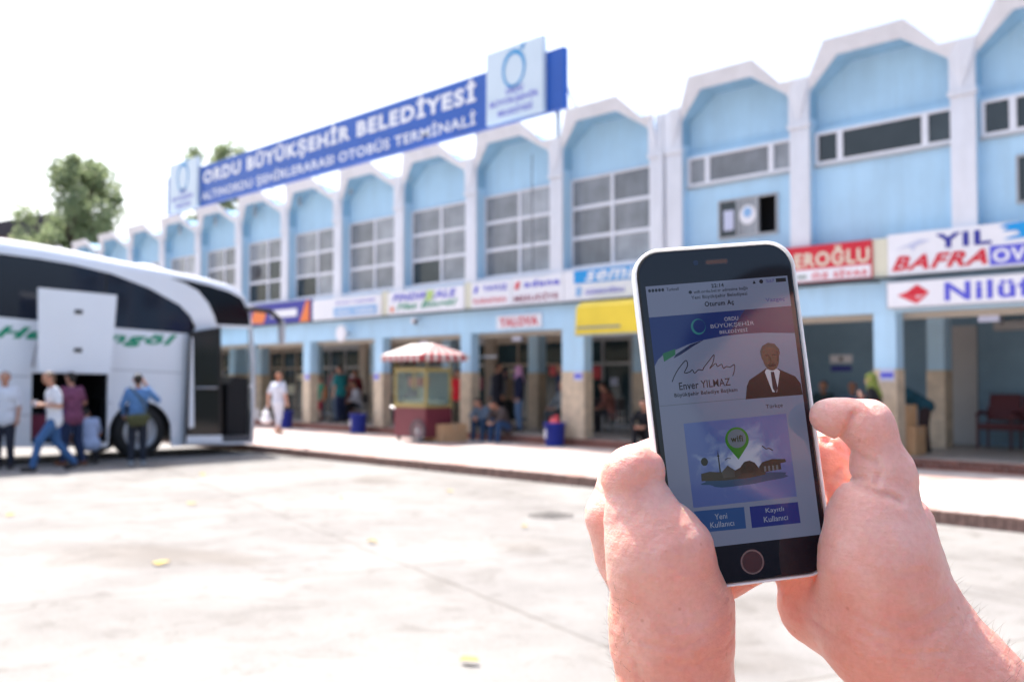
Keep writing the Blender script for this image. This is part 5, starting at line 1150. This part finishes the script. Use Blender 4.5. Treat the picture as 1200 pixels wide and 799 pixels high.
T('Enver YILMAZ', -24.9, 12.2, 25.2, 3.6, DK, bold=.01); T('Büyükşehir Belediye Başkanı', -27.7, 8.6, 31, 2.3, DK, bold=.02)
SU, SKN, TI = E('suit', (.03, .02, .03)), E('face', (.20, .115, .09)), E('tie', (.025, .03, .06))
U([(6.9, 5.0), (8.2, 11), (9.8, 13.9), (15.6, 16.9), (18.6, 18.6), (24.6, 18.2), (27.5, 16.6), (33.0, 13.6), (35.2, 10), (35.5, 4.6)], SU, 4, 'portrait_suit')
U([(18.9, 18.3), (24.4, 18.0), (25.6, 16.8), (22.8, 7.0), (20.6, 7.2), (18.0, 17.0)], WT, 5, 'portrait_shirt'); U([(20.9, 16.9), (22.6, 16.8), (23.4, 9), (22.2, 6.4), (20.9, 9)], TI, 6, 'portrait_tie')
U([(21.9+4.7*cos(2*pi*k/28)*(1 if sin(2*pi*k/28) > 0 else .88), 23.8+6.4*sin(2*pi*k/28)) for k in range(28)], SKN, 7, 'portrait_face')
U([(17.1, 24.5), (17.0, 27.2), (18.4, 29.6), (21.4, 30.9), (24.6, 30.1), (26.6, 27.4), (26.7, 24.5), (25.9, 26.6), (24.3, 28.3), (21.4, 28.8), (18.9, 27.8)], E('hair_grey', (.09, .085, .09)), 8, 'portrait_hair')
U([(19.6, 20.4), (24.1, 20.3), (23.4, 19.2), (20.4, 19.3)], SU, 8, 'portrait_shade')
U([(24.6, 20.0), (26.0, 23.4), (25.6, 26.5), (24.4, 27.6), (24.9, 24)], E('face_shade', (.10, .06, .05)), 7.5, 'portrait_shade'); U([(20.8, 24.2), (21.9, 24.3), (22.4, 22.0), (21.9, 21.5), (21.2, 21.6)], E('face_shade', ()), 7.6, 'portrait_shade')
U([(20.5, 21.0), (23.6, 21.0), (23.2, 20.5), (20.9, 20.5)], E('face_shade', ()), 8.2, 'portrait_shade'); U([(19.3, 24.6), (21.2, 24.6), (21.2, 25.0), (19.3, 25.1)], SU, 8, 'portrait_brow'); U([(22.6, 24.6), (24.5, 24.6), (24.5, 25.1), (22.6, 25.0)], SU, 8, 'portrait_brow')
U([(sx0, 5.75), (sx1, 5.3), (sx1, 5.0), (sx0, 5.45)], E('rule', (.25, .30, .42)), 3, 'rule_line'); T('Türkçe', 16.4, -.7, 8.4, 2.2, DK)
# picture: sky, cloud, skyline, pin
PX0, PX1, PY0, PY1 = -24.9, 26.0, -42.8, -3.6
def pic_mat():
    m = bpy.data.materials.new('display_picture'); m.use_nodes = True; n, l = m.node_tree.nodes, m.node_tree.links; b = n['Principled BSDF']
    b.inputs['Base Color'].default_value = (.04, .06, .12, 1); b.inputs['Roughness'].default_value = .07; b.inputs['Coat Weight'].default_value = .25
    tc = n.new('ShaderNodeTexCoord'); mp = n.new('ShaderNodeMapping'); mp.inputs['Location'].default_value = (0, .023, 0); l.new(tc.outputs['Object'], mp.inputs[0])
    sc_ = n.new('ShaderNodeMapping'); sc_.inputs['Scale'].default_value = (42, 60, 42); l.new(mp.outputs[0], sc_.inputs[0])
    ln = n.new('ShaderNodeVectorMath'); ln.operation = 'LENGTH'; l.new(sc_.outputs[0], ln.inputs[0])
    nz = n.new('ShaderNodeTexNoise'); nz.inputs['Scale'].default_value = 130; nz.inputs['Detail'].default_value = 7; nz.inputs['Distortion'].default_value = .6; l.new(tc.outputs['Object'], nz.inputs['Vector'])
    a = n.new('ShaderNodeMath'); a.operation = 'MULTIPLY_ADD'; a.inputs[1].default_value = 2.0; l.new(nz.outputs[0], a.inputs[0]); 
    s_ = n.new('ShaderNodeMath'); s_.operation = 'SUBTRACT'; s_.inputs[0].default_value = -.05; l.new(ln.outputs['Value'], s_.inputs[1]); l.new(s_.outputs[0], a.inputs[2])
    cr = n.new('ShaderNodeValToRGB'); e = cr.color_ramp.elements; e[0].position = .12; e[0].color = (.07, .12, .46, 1); e[1].position = .75; e[1].color = (.85, .92, 1.1, 1)
    x = e.new(.42); x.color = (.30, .40, .70, 1)
    l.new(a.outputs[0], cr.inputs[0]); l.new(cr.outputs[0], b.inputs['Emission Color']); b.inputs['Emission Strength'].default_value = .085; return m
flat([(PX0, PY0), (PX1, PY0), (PX1, PY1), (PX0, PY1)], pic_mat(), 3.6, 'picture', scr)
def blob(cx, cy, rx, ry, seed, n=30):
    r = random.Random(seed); ph_ = [r.random()*6 for _ in range(4)]
    return [(max(PX0, min(PX1, cx+rx*(1+.10*sin(3*a+ph_[0])+.07*sin(5*a+ph_[1])+.05*sin(9*a+ph_[2]))*cos(a))), max(PY0, min(PY1, cy+ry*(1+.12*sin(4*a+ph_[3])+.07*sin(7*a+ph_[1]))*sin(a)))) for a in [2*pi*k/n for k in range(n)]]
DKB = E('pic_dark', (.05, .055, .05)); DKB2 = E('pic_brown', (.10, .085, .075)); SEA = E('pic_sea', (.05, .13, .30))
U(blob(1, -32.2, 21, 2.7, 21), SEA, 5.2, 'sea')
U([(-19.5, -31), (-19.3, -27.6), (-15, -27), (-12, -27.5), (-9, -27.8), (-6, -25.2), (-2.6, -27.6), (0, -26.6), (2, -24.4), (5, -23.8), (7.5, -25.2), (9, -27.6), (12, -28.8), (12, -31), (4, -31.8), (-8, -31.8)], DKB2, 5.5, 'skyline')
U([(0, -29.5), (.6, -25.8), (2.5, -24.1), (5, -23.8), (7.3, -25.0), (8.6, -27.4), (8.2, -29.6)], DKB, 5.8, 'skyline')
U([(9.2, -27.2), (11, -25.2), (16, -24.2), (22.6, -24.8), (22.8, -26.2), (20, -26.6), (20, -29.4), (10.2, -30)], DKB, 5.8, 'skyline')
for x in (11.6, 13.6, 15.6, 17.6): U([(x, -29.6), (x, -27.2), (x+1.0, -27.2), (x+1.0, -29.6)], E('pic_window', (.25, .28, .34)), 6.0, 'arcade_window')
U([(-10.3, -28), (-10.25, -19.5), (-10.0, -17.3), (-9.75, -19.5), (-9.6, -28)], DKB, 5.8, 'minaret'); U([(-10.6, -20.4), (-9.4, -20.4), (-9.4, -19.9), (-10.6, -19.9)], DKB, 6.0, 'minaret')
U([(-6, -25.0), (-3, -27.6), (-3, -30.6), (-9, -30.6), (-9, -27.6)], E('pic_roof', (.15, .14, .14)), 5.7, 'skyline')
U([(-17+1.7*cos(2*pi*k/20), -22.2+1.9*sin(2*pi*k/20)) for k in range(20)], DKB, 5.8, 'balloon')
stroke([(12, -17.6), (13.8, -19.2), (15.2, -19.0), (17, -20.2)], .5, DKB, 6, 'gull'); stroke([(-7, -22.4), (-5.5, -21.6), (-4, -22)], .3, DKB, 6, 'gull')
GR = E('pin_green', (.05, .38, .04)); po = [(0.1+5.8*cos(R_(-38+256*k/26)), -13.4+5.8*sin(R_(-38+256*k/26))) for k in range(27)] + [(-.3, -22.8)]
U(po, GR, 6.5, 'map_pin'); U([(0.1+4.5*cos(2*pi*k/28), -13.0+4.4*sin(2*pi*k/28)) for k in range(28)], E('pin_face', (.25, .34, .45)), 7, 'map_pin'); T('wifi', -3.0, -14.6, 6.0, 3.1, E('pin_ink', (.02, .06, .02)), 8, .03)
B1, B2 = E('button_blue', (.05, .16, .50)), E('button_deep', (.035, .06, .42))
U([(-24.6, -54.4), (-.7, -54.8), (-.5, -44.9), (-24.8, -44.4)], B1, 3, 'button'); U([(2.1, -55.0), (26.2, -55.2), (26.1, -45.4), (2.2, -45.1)], B2, 3, 'button')
BT = E('button_text', (.7, .78, 1.0)); T('Yeni', -15.2, -49.3, 6, 2.6, BT, 4, 0); T('Kullanıcı', -17.8, -52.9, 11.5, 2.6, BT, 4, 0); T('Kayıtlı', 9.8, -49.4, 9, 2.7, BT, 4, 0); T('Kullanıcı', 8.4, -53.1, 11.8, 2.6, BT, 4, 0)

# ------------------------------------------------------------------ the two hands holding it
VM = Matrix(((0.68008, 0.02747, 0.73262, -0.28772), (0.73314, -0.02549, -0.6796, 0.40903), (0.0, 0.9993, -0.03747, 1.63472), (0, 0, 0, 1)))
who = thing('person', 'bare tanned hands and wrists gripping the phone by its two edges', 'person'); who.matrix_world = VM
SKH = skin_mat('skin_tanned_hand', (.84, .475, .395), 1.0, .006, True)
HAND_A = [(0.012, [((-0.02647, -0.16755, 0.0332), (-0.02912, -0.13984, 0.0262), 0.02806, 0.02618), ((-0.02848, -0.14134, 0.0222), (-0.03135, -0.0978, 0.0182), 0.02641, 0.02585), ((-0.02337, -0.17677, 0.0032), (-0.0263, -0.10601, -0.0038), 0.02667, 0.0246), ((-0.03135, -0.0978, 0.0182), (-0.03712, -0.0641, 0.0202), 0.02585, 0.02184), ((-0.03755, -0.06347, 0.0232), (-0.04545, -0.04571, 0.0182), 0.02209, 0.01645), ((-0.02582, -0.09861, -0.0068), (-0.04354, -0.06701, -0.0138), 0.02393, 0.02008), ((-0.02118, -0.0881, 0.0022), (-0.0258, -0.0666, 0.0082), 0.01863, 0.0136)]), (0.01, [((-0.04258, -0.04824, 0.0172), (-0.05031, -0.0315, 0.0162), 0.01491, 0.01023), ((-0.05121, -0.02822, 0.0172), (-0.04819, -0.02495, 0.0182), 0.00981, 0.00862), ((-0.04819, -0.02495, 0.0182), (-0.04192, -0.02533, 0.0152), 0.00862, 0.00709)]), (0.006, [((-0.04354, -0.0691, -0.0138), (-0.05357, -0.0521, -0.0098), 0.02008, 0.01411), ((-0.05357, -0.0521, -0.0098), (-0.04867, -0.03591, -0.0128), 0.0137, 0.01211), ((-0.04867, -0.03591, -0.0128), (-0.04282, -0.02842, -0.0198), 0.01211, 0.00974), ((-0.04282, -0.02842, -0.0198), (-0.03252, -0.02421, -0.0238), 0.00974, 0.00811), ((-0.03252, -0.02421, -0.0238), (0.00309, -0.01811, -0.0268), 0.00811, 0.00772)]), (0.005, [((-0.04361, -0.07328, -0.0238), (-0.04353, -0.05328, -0.0318), 0.01536, 0.0104), ((-0.04353, -0.05328, -0.0318), (-0.0182, -0.04057, -0.0278), 0.0104, 0.0086), ((-0.0182, -0.04057, -0.0278), (0.01788, -0.03515, -0.0258), 0.0086, 0.00771)]), (0.005, [((-0.03807, -0.09035, -0.0238), (-0.03215, -0.07142, -0.0358), 0.01536, 0.01004), ((-0.03215, -0.07142, -0.0358), (-0.00942, -0.05924, -0.0288), 0.01004, 0.00862), ((-0.00942, -0.05924, -0.0288), (0.02026, -0.05674, -0.0268), 0.00862, 0.0073)]), (0.005, [((-0.0244, -0.10941, -0.0158), (-0.01247, -0.09461, -0.0238), 0.0168, 0.01024), ((-0.01247, -0.09461, -0.0238), (0.0046, -0.08437, -0.0238), 0.01024, 0.00896), ((0.0046, -0.08437, -0.0238), (0.02081, -0.07925, -0.0238), 0.00896, 0.00725)])]
HAND_B = [(0.012, [((0.15738, -0.19591, 0.0582), (0.12302, -0.16215, 0.0412), 0.03583, 0.03539), ((0.12302, -0.16215, 0.0412), (0.09045, -0.12384, 0.0302), 0.03539, 0.0313), ((0.09045, -0.12384, 0.0302), (0.069, -0.09669, 0.0222), 0.0313, 0.02951), ((0.0713, -0.0992, 0.0202), (0.05525, -0.09583, -0.0088), 0.0273, 0.02154), ((0.05525, -0.09583, -0.0088), (0.04676, -0.09522, -0.0178), 0.02154, 0.0194), ((0.069, -0.09474, 0.0222), (0.06284, -0.06519, 0.0242), 0.02951, 0.02475), ((0.06022, -0.06648, 0.0272), (0.05897, -0.04702, 0.0242), 0.02343, 0.01972), ((0.08363, -0.09727, -0.0018), (0.08172, -0.05791, -0.0098), 0.02613, 0.01909)]), (0.006, [((0.0635, -0.04928, 0.0202), (0.06584, -0.02978, 0.0202), 0.0195, 0.01404), ((0.06584, -0.02978, 0.0202), (0.05952, -0.00498, 0.0182), 0.01326, 0.01057), ((0.05952, -0.00498, 0.0182), (0.05064, -0.00294, 0.0142), 0.01018, 0.00869), ((0.05064, -0.00294, 0.0142), (0.04318, -0.00165, 0.0102), 0.00869, 0.00837)]), (0.006, [((0.08172, -0.06206, -0.0098), (0.06247, -0.03744, -0.0118), 0.0166, 0.0125), ((0.06247, -0.03744, -0.0118), (0.05204, -0.02205, -0.0158), 0.0125, 0.00966), ((0.05204, -0.02205, -0.0158), (0.0238, -0.0144, -0.0238), 0.00966, 0.00811)]), (0.005, [((0.08418, -0.07668, -0.0198), (0.06071, -0.05656, -0.0258), 0.01609, 0.01114), ((0.06071, -0.05656, -0.0258), (0.0162, -0.04187, -0.0278), 0.01114, 0.00817)]), (0.005, [((0.07927, -0.09035, -0.0238), (0.05767, -0.07453, -0.0298), 0.01621, 0.01122), ((0.05767, -0.07453, -0.0298), (0.02074, -0.06571, -0.0288), 0.01122, 0.00776)]), (0.005, [((0.06647, -0.09888, -0.0238), (0.04845, -0.09132, -0.0278), 0.01621, 0.01075), ((0.04845, -0.09132, -0.0278), (0.02695, -0.07626, -0.0278), 0.01075, 0.00731)])]
GROOVE_A = [([(-0.03057, -0.02848), (-0.02822, -0.03475), (-0.02665, -0.03866)], 0.0015, 0.002), ([(-0.06386, -0.03475), (-0.05877, -0.03631), (-0.05328, -0.03631)], 0.0012, 0.0004), ([(-0.06347, -0.03866), (-0.05798, -0.04062), (-0.0525, -0.04023)], 0.0012, 0.0004), ([(-0.03762, -0.0606), (-0.02587, -0.06647), (-0.01098, -0.08018)], 0.0015, 0.0005), ([(-0.04741, -0.0978), (-0.03174, -0.09898), (-0.00628, -0.0888)], 0.0013, 0.0007), ([(-0.04545, -0.10368), (-0.02587, -0.10603), (-0.00628, -0.09898)], 0.0013, 0.0006), ([(-0.03958, -0.08997), (-0.02391, -0.0888), (-0.00707, -0.08214)], 0.0012, 0.0005), ([(-0.0572, -0.09193), (-0.04937, -0.1076), (-0.04741, -0.12287)], 0.0016, 0.0006)]
GROOVE_B = [([(0.05051, 0.0005), (0.04816, -0.00498), (0.04698, -0.01046), (0.04855, -0.01516)], 0.0015, 0.0022), ([(0.05286, -0.0277), (0.05012, -0.03083), (0.05638, -0.03357), (0.06187, -0.03435), (0.06657, -0.0371)], 0.0015, 0.0017), ([(0.04855, -0.01438), (0.05403, -0.01908), (0.05873, -0.02143)], 0.0013, 0.0009), ([(0.05795, -0.0183), (0.05991, -0.02378), (0.05756, -0.02926)], 0.0013, 0.0009), ([(0.04385, -0.0841), (0.05247, -0.08958), (0.06813, -0.09271), (0.08458, -0.08488)], 0.0014, 0.0007), ([(0.04659, -0.09271), (0.06226, -0.09898), (0.07988, -0.09741), (0.09359, -0.08488)], 0.0013, 0.0006), ([(0.04855, -0.08018), (0.06422, -0.08566), (0.08302, -0.07822)], 0.0012, 0.0005), ([(0.04267, -0.0606), (0.05247, -0.06647), (0.07205, -0.06451)], 0.0013, 0.0004), ([(0.05247, -0.04493), (0.05834, -0.05472), (0.05717, -0.06451)], 0.0015, 0.0004), ([(0.02897, -0.09193), (0.04072, -0.0978), (0.05247, -0.11151)], 0.0014, 0.0006)]
def groover(G):
    def post(D, X, Y, Z):
        for pts, w, dep in G:
            best = None
            for (x0, y0), (x1, y1) in zip(pts, pts[1:]):
                dx, dy = x1-x0, y1-y0; L = dx*dx+dy*dy
                h = np.clip(((X-x0)*dx+(Y-y0)*dy)/L, 0, 1); q = (X-x0-dx*h)**2+(Y-y0-dy*h)**2
                best = q if best is None else np.minimum(best, q)
            D = D + np.where(Z > -.01, dep*np.exp(-best/(w*w)), 0)
        L = .00025*np.sin(X*410+1.3)*np.sin(Y*330+Z*190) + .00012*np.sin(X*900+Y*300)*np.sin(Y*870+.7-Z*400)
        return D + L
    return post
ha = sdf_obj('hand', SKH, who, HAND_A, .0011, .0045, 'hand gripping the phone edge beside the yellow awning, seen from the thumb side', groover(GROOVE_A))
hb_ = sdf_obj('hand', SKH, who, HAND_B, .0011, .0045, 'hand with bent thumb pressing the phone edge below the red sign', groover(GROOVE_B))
# fine dark hair along the wrists
def arm_hair(parent, obj, n, seed, cond, L=.0065):
    r = random.Random(seed); me = obj.data; P_ = me.polygons; m = MB(); k = 0; tries = 0
    while k < n and tries < n*400:
        tries += 1; p = P_[r.randrange(len(P_))]; c = p.center
        if not cond(c): continue
        nn = p.normal; d = (nn*.45 + Vector((r.gauss(.1, .3), r.gauss(.55, .3), r.gauss(0, .25)))).normalized(); l = L*r.uniform(.5, 1.2)
        a = c; b = c + d*l*.5; e = b + (d + Vector((.3, .1, 0))*.5).normalized()*l*.5; s = Vector((0, 0, 1)).cross(d).normalized()*0.00004
        m.add([a-s, a+s, b+s*.8, b-s*.8, e], [(0, 1, 2, 3), (3, 2, 4)]); k += 1
    m.build('arm_hair', M('arm_hair', (.10, .05, .03), .5), parent, world=False, kind='stuff', fix=False)
arm_hair(hb_, hb_, 700, 1, lambda c: c.y < -.075 and c.x > .10)
arm_hair(ha, ha, 130, 2, lambda c: c.y < -.075 and c.x < -.052)

# the holder of the phone: head, torso and arms, out of the picture to the viewer's right and seen only as a dark reflection
def cv_(x, y, z): return Vector((x-.1042, y+.0336, .4882-z))
hx = .50
tor = [(cv_(hx-.10, -.30, -.16), cv_(hx+.10, -.30, -.16), .12, .12), (cv_(hx-.12, -.10, -.16), cv_(hx+.12, -.10, -.16), .085, .085), (cv_(hx, -.7, -.16), cv_(hx, -.3, -.16), .15, .14)]
bod = tor + [(cv_(hx, -.08, -.15), cv_(hx, .03, -.13), .06, .055), (cv_(hx, .12, -.14), cv_(hx, .13, -.10), .095, .09), (cv_(hx, .04, -.09), cv_(hx, .03, -.08), .065, .05), (cv_(hx, .09, -.01), cv_(hx, .065, .005), .012, .016)]
elA, elB = cv_(.125, -.42, .32), cv_(.56, -.44, .24)
wrA, wrB = Vector(HAND_A[0][1][0][0]), Vector(HAND_B[0][1][0][0])
arA = [(cv_(hx-.19, -.10, -.15), elA, .055, .045), (elA, wrA, .043, .026)]; arB = [(cv_(hx+.19, -.10, -.15), elB, .055, .045), (elB, wrB, .045, .031)]
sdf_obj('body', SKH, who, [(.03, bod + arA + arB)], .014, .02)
shl = cloth('charcoal_shirt', (.03, .032, .045))
sdf_obj('shirt', shl, who, [(.03, [(a, b, ra+.016, rb+.016) for a, b, ra, rb in tor] + [(arA[0][0], arA[0][0].lerp(elA, .6), .07, .062), (arB[0][0], arB[0][0].lerp(elB, .6), .07, .062)])], .016, .02)
sdf_obj('hair', HAIRD, who, [(.02, [(cv_(hx, .15, -.17), cv_(hx, .165, -.13), .098, .092), (cv_(hx, .07, -.2), cv_(hx, .1, -.19), .06, .07)])], .014, .01)
